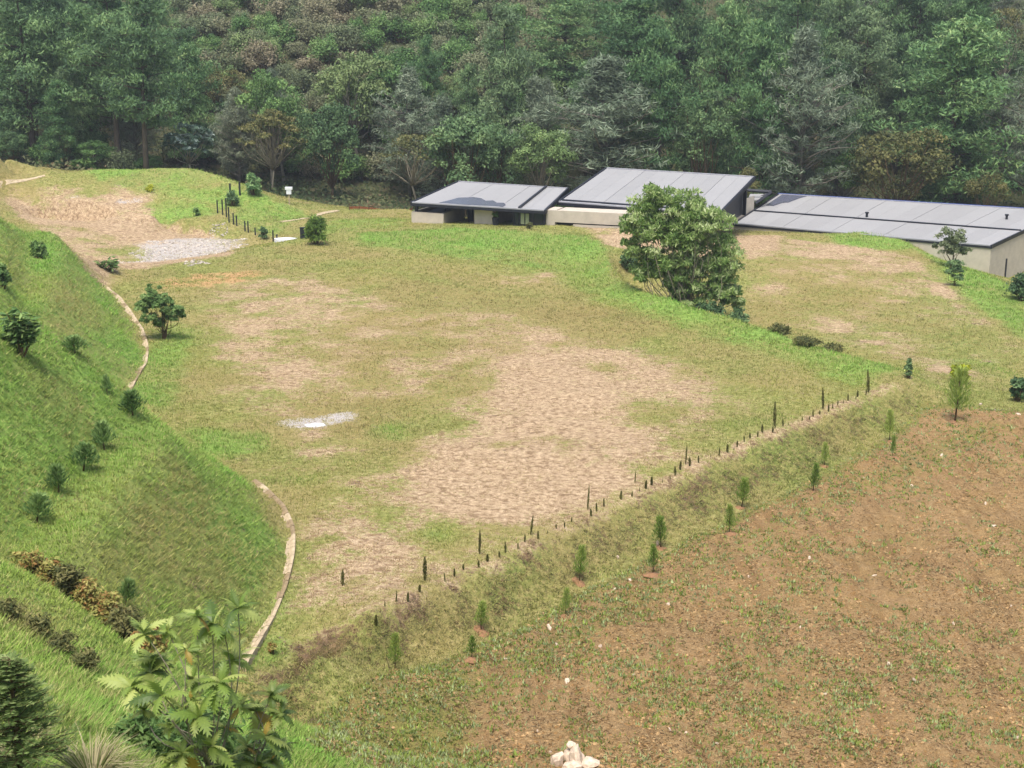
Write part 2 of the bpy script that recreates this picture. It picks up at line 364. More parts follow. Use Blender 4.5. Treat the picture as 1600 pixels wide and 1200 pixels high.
P_(SOIL, .95, [(400, 1062), (480, 1004), (540, 972), (664, 914), (829, 842), (1071, 729), (1286, 639), (1430, 590), (1432, 597), (1290, 652), (1075, 745), (833, 859), (668, 932), (545, 988), (485, 1020), (410, 1076)], 1)
P_(DRY, .4, [(245, 700), (330, 800), (390, 900), (330, 960), (200, 900), (110, 860), (160, 800)], 6)
P_(DRY, .75, [(100, 400), (150, 450), (160, 520), (115, 535), (60, 500), (80, 440)], 5)
P_(DRY, .3, [(0, 600), (100, 620), (150, 660), (60, 780), (0, 800)], 8); P_(DRY, .7, [(0, 360), (30, 370), (45, 400), (30, 450), (0, 450)], 4)
P_(DRY, .8, [(0, 915), (60, 960), (140, 1030), (110, 1050), (0, 960)], 3)
P_(DRY, .8, [(540, 700), (1250, 480), (1000, 480), (600, 430), (420, 640)], 10); P_(DRY, .6, [(1170, 400), (1420, 410), (1600, 560), (1200, 520)], 10)

P_(DRY, .72, [(250, 694), (300, 735), (345, 800), (385, 870), (400, 920), (350, 965), (250, 930), (170, 905), (112, 880), (155, 822), (200, 764), (235, 718)], 3)
CR = [(560, 362), (720, 356), (925, 369), (948, 395), (955, 430), (1010, 460), (1160, 503), (1320, 556), (1400, 580), (1330, 590), (1230, 553), (1120, 518), (1000, 484), (930, 455), (900, 425), (820, 398), (700, 384), (560, 380)]
mk = np.zeros_like(ZG); P_(mk, .9, CR, 4); LUSH[:] = np.maximum(LUSH, mk); DRY *= 1 - mk; SOIL *= 1 - .9 * mk
for bl in ([(228, 646), (258, 676), (233, 716), (196, 762), (151, 822), (106, 880), (50, 860), (98, 775), (140, 730), (180, 690)], [(40, 362), (84, 363), (92, 395), (84, 430), (62, 478), (32, 480), (45, 440), (52, 400)], [(165, 470), (200, 500), (220, 550), (200, 600), (160, 560), (165, 520)]):
    mk = np.zeros_like(ZG); P_(mk, 1.0, bl, 2); LUSH[:] = np.maximum(LUSH, mk); DRY *= 1 - .95 * mk

def tensor(a, b, st, out, grow):
    core = np.arange(a, b + 1e-6, st); ext = []; s = st; p = 0.0
    while p < out: s *= grow; p += s; ext.append(p)
    ext = np.array(ext); return np.concatenate([(a - ext)[::-1], core, b + ext])
tx = tensor(GX0, GX1, ST, 420, 1.12); ty = tensor(GY0, GY1, ST, 420, 1.09)
TX, TY = np.meshgrid(tx, ty); TZ = ground_z(TX, TY)
tv = np.stack([TX.ravel(), TY.ravel(), TZ.ravel()], 1); nxx = len(tx)
ii, jj = np.meshgrid(np.arange(len(tx) - 1), np.arange(len(ty) - 1)); b0 = (jj * nxx + ii).ravel()
quads = np.stack([b0, b0 + 1, b0 + 1 + nxx, b0 + nxx], 1)
cen = tv[quads].mean(1)
lay = {k: samp(A, tv[:, 0], tv[:, 1]) for k, A in dict(soil=SOIL, lush=LUSH, white=WHITE, clay=CLAY, dark=DARK, dry=DRY).items()}

def ground_material():
    m = N('meadow_ground', 0.15); p = m.pos()
    n1 = m.noise(0.55, 4, .6, p); n2 = m.noise(3.2, 4, .65, p); n3 = m.noise(14, 3, .7, p); n4 = m.noise(0.12, 3, .5, p)
    olive = m.ramp(n2, [(.3, lin((98, 104, 50))), (.5, lin((128, 132, 70))), (.7, lin((160, 158, 98)))])
    dry = m.ramp(n2, [(.3, lin((114, 110, 60))), (.5, lin((144, 138, 84))), (.7, lin((174, 162, 112)))])
    green = m.ramp(n2, [(.3, lin((88, 114, 50))), (.5, lin((116, 146, 66))), (.72, lin((148, 168, 88)))])
    soil = m.ramp(m.math('ADD', m.math('MULTIPLY', n3, .55), m.math('MULTIPLY', n2, .45)),
                  [(.36, lin((106, 86, 62))), (.45, lin((160, 136, 106))), (.55, lin((192, 168, 136))), (.66, lin((216, 194, 164)))])
    n5 = m.noise(2.3, 5, .7, p, .6)
    jag = m.math('ADD', m.math('ADD', m.math('MULTIPLY', m.math('SUBTRACT', n1, .5), 1.5), m.math('MULTIPLY', m.math('SUBTRACT', n5, .5), 1.3)), m.math('MULTIPLY', m.math('SUBTRACT', n3, .5), 1.5))
    def msk(name, lo=.35, hi=.65): return m.mr(m.math('ADD', m.attr(name), jag), lo, hi)
    c = m.mix(m.mr(m.math('ADD', n4, m.math('MULTIPLY', jag, .4)), .36, .62), olive, dry)
    c = m.mix(m.math('MULTIPLY', msk('dry'), .6), c, dry)
    c = m.mix(msk('lush', .3, .6), c, green)
    c = m.mix(m.math('MULTIPLY', m.math('MULTIPLY', msk('dry'), m.mr(n2, .45, .6)), .5), c, lin((142, 120, 78)))
    c = m.mix(m.math('MULTIPLY', m.mr(m.math('ADD', n4, m.math('MULTIPLY', n5, .6)), .72, .92), .4), c, lin((146, 126, 84)))
    c = m.mix(msk('soil', .36, .70), c, soil)
    c = m.mix(m.math('MULTIPLY', msk('soil'), m.mr(n5, .48, .62, 0, .85)), c, lin((128, 104, 78)))
    c = m.mix(msk('clay', .4, .75), c, m.ramp(n2, [(.3, lin((168, 126, 84))), (.7, lin((204, 164, 120)))]))
    c = m.mix(msk('white', .45, .6), c, m.ramp(n3, [(.3, lin((122, 114, 104))), (.5, lin((176, 168, 160))), (.7, lin((214, 208, 202)))]))
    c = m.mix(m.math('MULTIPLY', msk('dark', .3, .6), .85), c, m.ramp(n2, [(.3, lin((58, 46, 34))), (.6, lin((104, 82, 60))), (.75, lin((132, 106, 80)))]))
    m.bump(m.math('ADD', m.math('MULTIPLY', n3, .6), n2), .9, .16)
    return m.done(c, .95)
def field_material():
    m = N('tilled_soil', 0.12); p = m.pos()
    n1 = m.noise(.35, 4, .6, p); n2 = m.noise(2.6, 5, .7, p); n3 = m.noise(11, 4, .7, p)
    c = m.ramp(m.math('ADD', m.math('MULTIPLY', n3, .5), m.math('MULTIPLY', n2, .5)),
               [(.33, lin((102, 80, 52))), (.42, lin((150, 121, 82))), (.54, lin((174, 143, 101))), (.66, lin((194, 166, 124)))])
    c = m.mix(m.mr(n1, .45, .68, 0, .5), c, lin((158, 132, 84)))
    fu = m.noise(1.0, 4, .6, m.mapping(p, (1.7, .16, 1)), .6)
    c = m.mix(m.mr(m.math('ADD', fu, m.math('MULTIPLY', n2, .4)), .70, .86, 0, .5), c, lin((122, 92, 58)))
    e = m.mr(m.math('ADD', m.attr('edge'), m.math('MULTIPLY', m.math('SUBTRACT', n2, .5), 1.2)), .35, .7)
    c = m.mix(e, c, m.ramp(n3, [(.3, lin((112, 112, 58))), (.6, lin((150, 142, 82)))]))
    m.bump(m.math('ADD', n3, m.math('MULTIPLY', n2, 1.3)), 1.0, .2)
    return m.done(c, .97)
def forest_floor_material():
    m = N('forest_floor', 0.1); p = m.pos(); n = m.noise(.5, 5, .65, p); n2 = m.noise(4, 3, .6, p)
    c = m.mix(n2, m.ramp(n, [(.35, lin((48, 58, 36))), (.5, lin((86, 88, 60))), (.65, lin((120, 106, 86)))]), lin((70, 74, 48)), 'MIX')
    m.bump(n2, .8, .4); return m.done(c, .95)
MG, MF, MW = ground_material(), field_material(), forest_floor_material()
infield = in_poly(field_poly, cen[:, 0], cen[:, 1])
forest = (cen[:, 1] > 199) | (cen[:, 0] < GX0 - 20) | (cen[:, 0] > GX1 + 20)
# distance to the field's grassy left edge
fe = blur(blur(in_poly(field_poly, GXX, GYY).astype(float), 14), 2); EDGE = 1 - np.clip((fe - .45) / .5, 0, 1)
P_(EDGE, .8, [(500, 1105), (620, 1058), (760, 1030), (800, 1060), (740, 1110), (760, 1160), (680, 1199), (480, 1199)], 14); P_(EDGE, .55, [(760, 1030), (900, 955), (1030, 900), (1160, 830), (1290, 770), (1400, 712), (1500, 665), (1600, 650), (1600, 670), (1430, 740), (1180, 860), (960, 990), (800, 1070)], 8)
lay['edge'] = samp(EDGE, tv[:, 0], tv[:, 1])
def submesh(name, sel, mat):
    q = quads[sel]; u, inv = np.unique(q, return_inverse=True)
    me = mesh_np(name, tv[u], inv.reshape(q.shape), mat, {k: a[u] for k, a in lay.items()}, True)
    return tag(obj(name, me), kind='structure')
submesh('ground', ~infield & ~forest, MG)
FIN = blur(FIELD, 3)
def relief(x, y):                               # furrows and lumps of the tilled soil
    inner = np.clip((samp(FIN, x, y) - .72) / .25, 0, 1)
    ph = (x + .12 * y + 1.4 * (vnoise(x, y, 9, 71) - .5)) / 1.15; amp = .3 + 1.1 * vnoise(x, y, 7, 72)
    return inner * (.07 * amp * np.sin(2 * math.pi * ph) + .20 * (vnoise(x, y, .42, 73) - .5) * (.4 + vnoise(x, y, 3, 74)) + .16 * (vnoise(x, y, 1.1, 75) - .5))
def field_mesh():
    K = 3; q = quads[infield]; p0 = tv[q[:, 0]][:, :2]; st3 = ST / K
    cx = np.rint((p0[:, 0] - GX0) / st3).astype(int); cy = np.rint((p0[:, 1] - GY0) / st3).astype(int)
    keep = (p0[:, 0] > GX0 - .01) & (p0[:, 0] < GX1 - .01) & (p0[:, 1] > GY0 - .01) & (p0[:, 1] < GY1 - .01); cx, cy = cx[keep], cy[keep]
    oi, oj = np.meshgrid(np.arange(K), np.arange(K)); fx = (cx[:, None] + oi.ravel()).ravel(); fy = (cy[:, None] + oj.ravel()).ravel(); Wd = 4096
    key = np.stack([fy * Wd + fx, fy * Wd + fx + 1, (fy + 1) * Wd + fx + 1, (fy + 1) * Wd + fx], 1); u, inv = np.unique(key, return_inverse=True)
    x = (u % Wd) * st3 + GX0; y = (u // Wd) * st3 + GY0; z = ground_z(x, y) + relief(x, y)
    return tag(obj('field', mesh_np('field', np.stack([x, y, z], 1), inv.reshape(key.shape), MF, {'edge': samp(EDGE, x, y)}, True)), kind='structure')
field_mesh()
submesh('far_field', infield & ((cen[:, 0] < GX0) | (cen[:, 0] > GX1)), MF) if (infield & ((cen[:, 0] < GX0) | (cen[:, 0] > GX1))).any() else None
submesh('hillside', forest & ~infield, MW)
# ------------------------------------------------------------------ plain materials
def simple(name, rgb, rough=.7, var=.12, scale=3.0, bump=0.0, spec=.3, metal=0.0):
    m = N(name, spec); p = m.objco(); n = m.noise(scale, 4, .6, p); c = np.array(lin(rgb))
    col = m.ramp(n, [(.3, tuple(c * (1 - var))), (.7, tuple(np.minimum(c * (1 + var), 1)))])
    if bump: m.bump(n, bump, .02)
    return m.done(col, rough, metal)
def roof_mat(name, rgb):
    m = N(name, .4); p = m.pos(); c = np.array(lin(rgb)); n = m.noise(.35, 3, .5, p); n2 = m.noise(3, 4, .6, p)
    v = m.math('ADD', m.math('MULTIPLY', m.rnd(), .3), m.math('ADD', m.math('MULTIPLY', n, .3), m.math('MULTIPLY', n2, .15)))
    return m.done(m.ramp(v, [(.1, tuple(c * .88)), (.4, tuple(c)), (.7, tuple(c * 1.08))]), .6)
M_ROOF = roof_mat('grey_roof_sheet', (147, 146, 145))
M_ROOFWET = simple('wet_roof_sheet', (92, 94, 108), .18, .08, 2)
M_DARK = simple('charcoal_steel', (34, 36, 44), .5, .15)
M_EDGE = simple('pale_flashing', (150, 150, 154), .5, .05)
M_WALL = simple('board_formed_concrete', (184, 174, 158), .85, .10, 1.2, .3)
M_WALLB = simple('brown_render', (128, 112, 98), .85, .08)
M_GLASS = N('window_glass', .5).done(lin((30, 36, 48)), .06)
M_GLASS.node_tree.nodes['Principled BSDF'].inputs['Transmission Weight'].default_value = 0.0
M_CURTAIN = simple('pale_blind', (120, 128, 128), .8, .1)
M_PANE = simple('pale_green_pane', (138, 146, 112), .7, .1)
M_BLUE = simple('blue_membrane', (52, 72, 132), .6, .15, 4)
M_FLOOR = simple('terrace_tiles', (58, 62, 62), .6, .1)
M_WHITE = simple('white_paint', (222, 222, 224), .6, .04)

# ------------------------------------------------------------------ house
O0 = T(720, 352, 150); HB = float(ground_z(*D(680, 352, 166)[:2])) - .05
house = empty('house', (float(O0[0]), float(O0[1]), HB), 'long low house with grey sheet roofs and pale concrete walls below the forest', 'house')
Hinv = -np.array(house.location)
def hpart(mb, name, mat, parent=None, **k):
    p = parent or house
    for v in mb.v: v += Hinv
    return mb.build(name, mat, p, **k)
class Wing:
    def __init__(s, FL, FR, BR, BL): s.q = [np.asarray(p, float) for p in (FL, FR, BR, BL)]
    def p(s, a, b, dz=0.0, z=None):
        FL, FR, BR, BL = s.q
        r = (FL * (1 - a) + FR * a) * (1 - b) + (BL * (1 - a) + BR * a) * b
        r = r + np.array((0, 0, dz))
        if z is not None: r = np.array((r[0], r[1], z))
        return r
    def slab(s, a0, a1, b0, b1, d0, d1, mb=None):
        mb = mb or MB(); R = [(a0, b0), (a1, b0), (a1, b1), (a0, b1)]
        return mb.prism([s.p(a, b, d0) for a, b in R], [s.p(a, b, d1) for a, b in R])
    def block(s, a0, a1, b0, b1, z0, z1=None, under=0.5, mb=None):    # upright block, up to z1 or to the roof's underside
        mb = mb or MB(); R = [(a0, b0), (a1, b0), (a1, b1), (a0, b1)]
        return mb.prism([s.p(a, b, z=z0) for a, b in R], [s.p(a, b, -under) if z1 is None else s.p(a, b, z=z1) for a, b in R])
def make_roof(w, n, rim=.3, thick=.42, a0=0.0):
    L = np.linalg.norm(w.q[1] - w.q[0]); Dp = np.linalg.norm(w.q[3] - w.q[0])
    r = hpart(w.slab(0, 1, 0, 1, -thick, -.08), 'roof', M_DARK)
    e, f = rim / L, rim / Dp
    for k in range(n):
        x0 = e + (1 - 2 * e) * k / n; x1 = e + (1 - 2 * e) * (k + 1) / n - .03 / L
        o = hpart(w.slab(x0, x1, f, 1 - f, -.079, -.03 + .012 * ((k * 7) % 3)), 'roof_panel', M_ROOF, house)
        o.parent = r
    for nm, c in (('rim', (0, e * .8, 0, 1)), ('rim', (1 - e * .8, 1, 0, 1)), ('rim', (e * .8, 1 - e * .8, 1 - f * .8, 1)), ('rim', (e * .8, 1 - e * .8, 0, f * .8))):
        o = hpart(w.slab(*c, -.079, .06), nm, M_DARK if nm == 'rim' and c[1] - c[0] < .1 else M_EDGE); o.parent = r
    return r
# left pavilion
A = Wing(D(641, 316, 168), G(853, 329, z1), G(889, 294, z1 + 1.0), G(715, 283, z1 + 1.0))
rA = make_roof(A, 9)
o = hpart(A.slab(.80, .815, .01, .99, .06, .22), 'ridge_step', M_DARK); o.parent = rA
def stain(w, pts, dz=.02, mat=M_ROOFWET, name='damp_patch', parent=None):
    ring = [w.p(a, b, dz) for a, b in pts]; o = hpart(MB().prism(ring, [p + np.array((0, 0, .006)) for p in ring]), name, mat); o.parent = parent; return o
stain(A, [(.20, .045), (.68, .045), (.685, .12), (.65, .20), (.60, .19), (.55, .27), (.50, .24), (.44, .33), (.37, .36), (.33, .33), (.27, .30), (.24, .17)], .012, parent=rA)
hpart(A.block(.0, .245, .02, .06, HB - 1, HB + 1.25), 'balcony_wall', M_WALL)
hpart(A.block(.215, .245, .0605, .5, HB - 1, HB + 1.25), 'balcony_wall', M_WALL)
hpart(A.block(.0, .015, .0605, .6, HB - 1, HB + 1.25), 'balcony_wall', M_WALL)
hpart(A.block(.0155, .2145, .0605, .6, HB - 1, HB + .85), 'balcony_floor', M_FLOOR)
for a, b in ((.02, .035), (.16, .3), (.02, .55), (.19, .58)): hpart(A.block(a, a + .02, b, b + .02, HB + .4), 'column', M_DARK)
hpart(A.block(.40, .46, .30, .34, HB - 1), 'recessed_wall', M_WALLB)
dr = hpart(A.block(.345, .385, .28, .30, HB - 1, HB + 2.1), 'door', M_DARK)
hpart(A.block(.46, .60, .08, .9, HB - 1), 'wall', M_WALL)
hpart(A.block(.3855, .3995, .30, .9, HB - 1), 'wall', M_WALLB)
o = hpart(A.block(.355, .372, .272, .279, HB + 1.45, HB + 1.95), 'wall_lamp', M_WHITE)
hpart(A.block(.76, .995, .05, .75, HB - 1, HB + .12), 'plinth', M_WALL)
hpart(A.block(.86, .99, .30, .32, HB + .13), 'wall', M_CURTAIN)
for a0, a1 in ((.765, .80), (.80, .895), (.895, .98)):
    wdw = hpart(A.block(a0 + .004, a1 - .006, .054, .060, HB + .16), 'window', M_GLASS)
for a in (.76, .80, .895, .98): hpart(A.block(a - .004, a + .006, .050, .066, HB + .12), 'window_frame', M_DARK)
hpart(A.block(.764, .985, .05, .064, HB + .1201, HB + .18), 'window_frame', M_DARK)
for a0, a1 in ((.812, .838), (.846, .872)): hpart(A.block(a0, a1, .040, .047, HB + .6, HB + 1.85), 'pale_pane', M_PANE)  # opaque panels added for the pale see-through look of two greenish panes
# middle block with the raised roof
zc = D(870, 315, 167)[2]; zb = zc + 2.2
Cq = [G(870, 315, zc), None, G(1181, 276, zb), G(946, 262, zb)]
Cq[1] = Cq[0] + (Cq[2] - Cq[3]) * np.array((1, 1, 0))
C = Wing(*Cq); rC = make_roof(C, 11)
o = hpart(C.slab(.02, .97, .035, .055, .0, .10), 'gutter', M_DARK); o.parent = rC
uC = uB; b0 = bnd; bz = b0[2]; Lb = 13.5; vv = vB
def along(a0, a1, t0, t1, zlo, zhi, name, mat):
    p = lambda a, t, z: np.array((b0[0] + uC[0] * a + vv[0] * t, b0[1] + uC[1] * a + vv[1] * t, z))
    R = [(a0, t0), (a1, t0), (a1, t1), (a0, t1)]
    return hpart(MB().prism([p(a, t, zlo) for a, t in R], [p(a, t, zhi) for a, t in R]), name, mat)
along(0, 1.1, 0, 3, bz - 7, bz, 'wall', M_WALL)
bandw = along(1.101, Lb, .0, .35, bz - 1.35, bz + .0, 'wall', M_WALL)
along(1.101, Lb, .5, .8, bz - 7, bz - 1.36, 'recessed_wall', M_DARK)  # near-black backing puts the slot's shadow into the wall colour
along(3.3, Lb, .02, .4, bz - 7, bz - 1.5, 'wall', M_WALL)
along(1.101, Lb, .351, 4.0, bz - .5, bz - .12, 'terrace_floor', M_WALL)
hpart(C.block(.06, .96, .14, .16, bz - .3), 'wall', M_CURTAIN)
for a0, a1 in ((.07, .33), (.55, .8)): hpart(C.block(a0, a1, .128, .138, bz - .1, under=.55), 'window', M_GLASS)
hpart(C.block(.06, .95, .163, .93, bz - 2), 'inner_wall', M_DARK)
for a, b in ((.955, .2), (.955, .85)): hpart(C.block(a, a + .02, b, b + .02, bz - 2), 'column', M_DARK)
# right wing
ze = D(1145, 349, 178)[2]
Bq = [G(1145, 349, ze), G(1550, 384, ze), None, G(1215, 303, ze + 1.6)]
Bq[2] = G(1665, 330, ze + 1.6); B = Wing(*Bq); rB = make_roof(B, 15, .25, .34)
o = hpart(B.slab(.01, .99, .40, .415, .0, .12), 'roof_seam', M_DARK); o.parent = rB
o = hpart(B.slab(.0, 1.0, 1.001, 1.012, -.3, .09), 'blue_edging', M_BLUE); o.parent = rB
stain(B, [(.02, .985), (.02, .60), (.05, .60), (.065, .72), (.085, .74), (.10, .9), (.115, .985)], .02, M_ROOFWET, 'damp_patch', rB)
for px, py in ((1354, 338), (1572, 342)):
    best = min(((a, b) for a in np.linspace(.05, .99, 60) for b in np.linspace(.42, .95, 40)), key=lambda ab: abs(project(B.p(*ab))[0][0] - px) + abs(project(B.p(*ab))[1][0] - py))
    c = B.p(*best); t = MB().tube([c + np.array((0, 0, -.05)), c + np.array((0, 0, .45))], .16, 8).tube([c + np.array((0, 0, .45)), c + np.array((0, 0, .6))], .26, 8)
    o = hpart(t, 'roof_vent', M_DARK); o.parent = rB
zf = -7.5
hpart(B.block(.004, .996, .004, .02, zf, under=.345), 'wall', M_WALL)
hpart(B.block(.980, .996, .0205, .98, zf, under=.345), 'wall', M_WALL)
hpart(B.block(.004, .02, .0205, .98, zf, under=.345), 'wall', M_WALL)
hpart(B.block(.004, .996, .981, .997, zf, under=.345), 'wall', M_WALL)
c = D(1573, 404, B.p(.985, 0)[1] - .35); hpart(MB().tube([c, c - np.array((0, 0, 3.2))], .1, 6), 'drainpipe', M_DARK)
# sloping pale wall and steel frame between the middle block and the right wing
dm = float(G(1178, 338, ze)[1])
q = [D(1128, 322, dm - 5), D(1178, 306, dm + 1)]; qz = ze - 1.5
tk = np.array((.12, .25, 0)); hpart(MB().prism([np.array((q[0][0], q[0][1], qz)), np.array((q[1][0], q[1][1], qz)), np.array((*(q[1] + tk)[:2], qz)), np.array((*(q[0] + tk)[:2], qz))], [q[0], q[1], q[1] + tk, q[0] + tk]), 'wall', M_WALL)
for (pa, pb, dd) in (((1166, 297), (1205, 300), 4), ((1205, 300), (1180, 318), 4), ((1185, 310), (1200, 303), 5)):
    p, r2 = D(pa[0], pa[1], dm + dd), D(pb[0], pb[1], dm + dd - (2 if pa[0] == 1205 else 0)); hpart(MB().tube([p, r2], .22, 4), 'steel_beam', M_DARK)
p = D(1165, 292, dm + 3); hpart(MB().tube([p, p - np.array((0, 0, 3))], .25, 4), 'column', M_DARK)
r = [D(1172, 303, dm + 6), D(1200, 303, dm + 6), D(1190, 312, dm + 3), D(1168, 312, dm + 3)]
hpart(MB().prism([p - np.array((0, 0, .15)) for p in r[::-1]], r[::-1]), 'canopy', M_ROOF)
# ------------------------------------------------------------------ foliage
def foliage(name, stops, rough=.65, trans=.25, vary=.35, hue=None):
    """leaf colour from the leaf's own tint, shifted a little from plant to plant"""
    m = N(name, .2); t = m.attr('tint')
    v = m.math('ADD', t, m.math('MULTIPLY', m.math('SUBTRACT', m.rnd(), .5), vary), clamp=True)
    c = m.ramp(v, [(p, lin(k)) for p, k in stops])
    if hue: c = m.mix(m.mr(m.rnd(), .55, 1.0, 0, .55), c, lin(hue))
    return m.leafy(c, rough, trans)
def leaves(c, a, n, l, w, tint, fold=0.0):
    """diamond leaves: centres, axes, normals, lengths, widths -> verts, quads, tint"""
    a = nrm(a); s = nrm(np.cross(a, n)); nn = np.cross(s, a); l = np.asarray(l)[:, None]; w = np.asarray(w)[:, None]
    v = np.stack([c - a * l * .5, c + s * w * .5 - nn * fold * w, c + a * l * .5, c - s * w * .5 - nn * fold * w], 1).reshape(-1, 3)
    f = np.arange(len(c) * 4).reshape(-1, 4)
    return v, f, np.repeat(tint, 4)
def rdir(r, n):
    v = r.normal(size=(n, 3)); return nrm(v)
def clump_crown(name, mat, clumps, per, l, w, seed, outward=.8, up=.35, droop=0.0, jitter=.35, tint_c=.5, ragged=(.45, 1.08)):
    """clumps: list of (centre, (rx,ry,rz))"""
    r = np.random.default_rng(seed); V = []; Fq = []; Tn = []; n0 = 0
    for c, rad in clumps:
        k = max(4, int(per * r.uniform(.7, 1.3))); d = rdir(r, k)
        d[:, 2] = np.where(d[:, 2] < -.35, -d[:, 2], d[:, 2])
        q = r.uniform(*ragged, (k, 1)); p = np.asarray(c) + d * q * np.asarray(rad)
        n = nrm(d * outward + np.array((0, 0, up)) + r.normal(size=(k, 3)) * .55)
        a = nrm(np.cross(n, rdir(r, k))); a[:, 2] -= droop; a = nrm(a)
        tc = r.uniform(0, 1) ** 1.2; tint = np.clip(tint_c * tc + (1 - tint_c) * r.random(k), 0, 1)
        v, f, t = leaves(p, a, n, l * r.uniform(1 - jitter, 1 + jitter, k), w * r.uniform(1 - jitter, 1 + jitter, k), tint, .15)
        V.append(v); Fq.append(f + n0); Tn.append(t); n0 += len(v)
    return mesh_np(name, np.concatenate(V), np.concatenate(Fq), mat, {'tint': np.concatenate(Tn)})
def limb(p0, p1, r0, r1, bend, r, n=5):
    t = np.linspace(0, 1, n)[:, None]; p0 = np.asarray(p0, float); p1 = np.asarray(p1, float)
    off = r.normal(size=3) * bend; pts = p0 + (p1 - p0) * t + off * np.sin(t * math.pi)
    return pts, r0 + (r1 - r0) * t[:, 0]
def bark(name, rgb): return simple(name, rgb, .9, .25, 2.0, .4, .1)
B_PINE, B_PALE, B_GREY, B_BROWN = bark('pine_bark', (82, 74, 64)), bark('pale_bark', (134, 126, 108)), bark('grey_bark', (124, 118, 106)), bark('brown_bark', (96, 80, 60))
F_PINE = foliage('pine_needles', [(0, (60, 83, 59)), (.45, (93, 123, 81)), (.8, (128, 158, 101)), (1, (159, 182, 123))], hue=(106, 121, 92))
F_PINEB = foliage('bright_pine_needles', [(0, (60, 92, 59)), (.45, (95, 129, 81)), (.8, (128, 158, 99)), (1, (161, 182, 121))])
F_GREY = foliage('grey_green_needles', [(0, (83, 95, 76)), (.45, (116, 131, 106)), (.8, (149, 162, 135)), (1, (176, 183, 158))], hue=(130, 128, 104))
F_BROAD = foliage('broad_leaves', [(0, (62, 90, 51)), (.45, (96, 131, 73)), (.8, (131, 164, 95)), (1, (163, 185, 120))], hue=(124, 129, 90))
F_OLIVE = foliage('olive_leaves', [(0, (70, 78, 46)), (.45, (104, 106, 62)), (.8, (136, 130, 82)), (1, (158, 152, 104))], hue=(112, 110, 66))
F_DARK = foliage('dark_leaves', [(0, (56, 79, 52)), (.5, (88, 116, 75)), (1, (133, 157, 104))])
F_RUST = foliage('rusty_leaves', [(0, (104, 79, 50)), (.35, (155, 118, 70)), (.6, (134, 139, 70)), (1, (182, 168, 102))])
F_SILVER = foliage('silver_leaves', [(0, (60, 84, 66)), (.4, (96, 118, 100)), (.7, (160, 174, 164)), (1, (202, 210, 204))])
F_SCRUB = foliage('scrub_leaves', [(0, (79, 91, 67)), (.45, (114, 126, 89)), (.8, (144, 153, 114)), (1, (169, 163, 134))], hue=(148, 124, 106))

def pine_proto(seed, H, R, base, mat, bk=None, whorls=17, per=34, rad=.95, l=.50, w=.13, shape=.75, drop=0.0):
    r = np.random.default_rng(seed); tb = MB()
    lean = r.normal(size=2) * .02 * H
    tr = np.array([(lean[0] * t * t, lean[1] * t * t, H * t) for t in np.linspace(0, 1, 9)])
    tb.tube(tr, np.linspace(H * .016, .03, 9), 7); cl = []
    for t in np.linspace(base, .985, whorls):
        L = R * ((1 - t) ** shape * (.6 + .4 * min(1, (t - base) / .22)) + .06)
        k = r.integers(4, 7); a0 = r.uniform(0, 6.28); c = np.array((lean[0] * t * t, lean[1] * t * t, H * t))
        for j in range(k):
            if r.random() < .22: continue
            a = a0 + j * 6.283 / k + r.normal() * .25; Lj = L * r.uniform(.5, 1.35); el = r.uniform(.02, .45) - drop
            tip = c + np.array((math.cos(a) * Lj, math.sin(a) * Lj, Lj * el))
            pts, rr = limb(c, tip, .03 + .022 * Lj, .015, .05 * Lj, r, 4); tb.tube(pts, rr, 4)
            for f in ((.45, .75, 1.0) if Lj > 2.2 else (.6, 1.0)):
                s = rad * r.uniform(.6, 1.15) * (.55 + .45 * min(1, Lj / 3)); cl.append((c + (tip - c) * f + r.normal(size=3) * .3, (s, s, s * .9)))
    cl.append((tr[-1], (.3, .3, .9)))
    return tb.mesh('trunk', bk or B_PINE, True), clump_crown('crown', mat, cl, per, l, w, seed, .8, .25, -.9, ragged=(.35, 1.2))
def broad_proto(seed, H, R, mat, bk, base=.3, n=60, per=120, rad=1.35, l=.34, w=.2, flat=.75, top=0.0, limbs=True):
    r = np.random.default_rng(seed); tb = MB(); zc = H * (base + 1) / 2; rz = H * (1 - base) / 2
    fork = np.array((r.normal() * .3, r.normal() * .3, H * base * 1.0)); tb.tube(limb((0, 0, -.3), fork, H * .022, H * .016, .15, r)[0], np.linspace(H * .022, H * .016, 5), 7); cl = []
    for i in range(n):
        d = rdir(r, 1)[0]; d[2] = abs(d[2]) if r.random() < .7 + top else d[2] * .7
        q = r.uniform(.55, 1.0); c = np.array((0, 0, zc)) + d * q * np.array((R, R, rz)); s = rad * r.uniform(.55, 1.15)
        cl.append((c, (s, s, s * flat)))
        if limbs and i % 2 == 0:
            pts, rr = limb(fork, c, H * .008, .02, .06 * H, r, 5); tb.tube(pts, rr, 4)
    return tb.mesh('trunk', bk, True), clump_crown('crown', mat, cl, per, l, w, seed, .8, .45, .15)
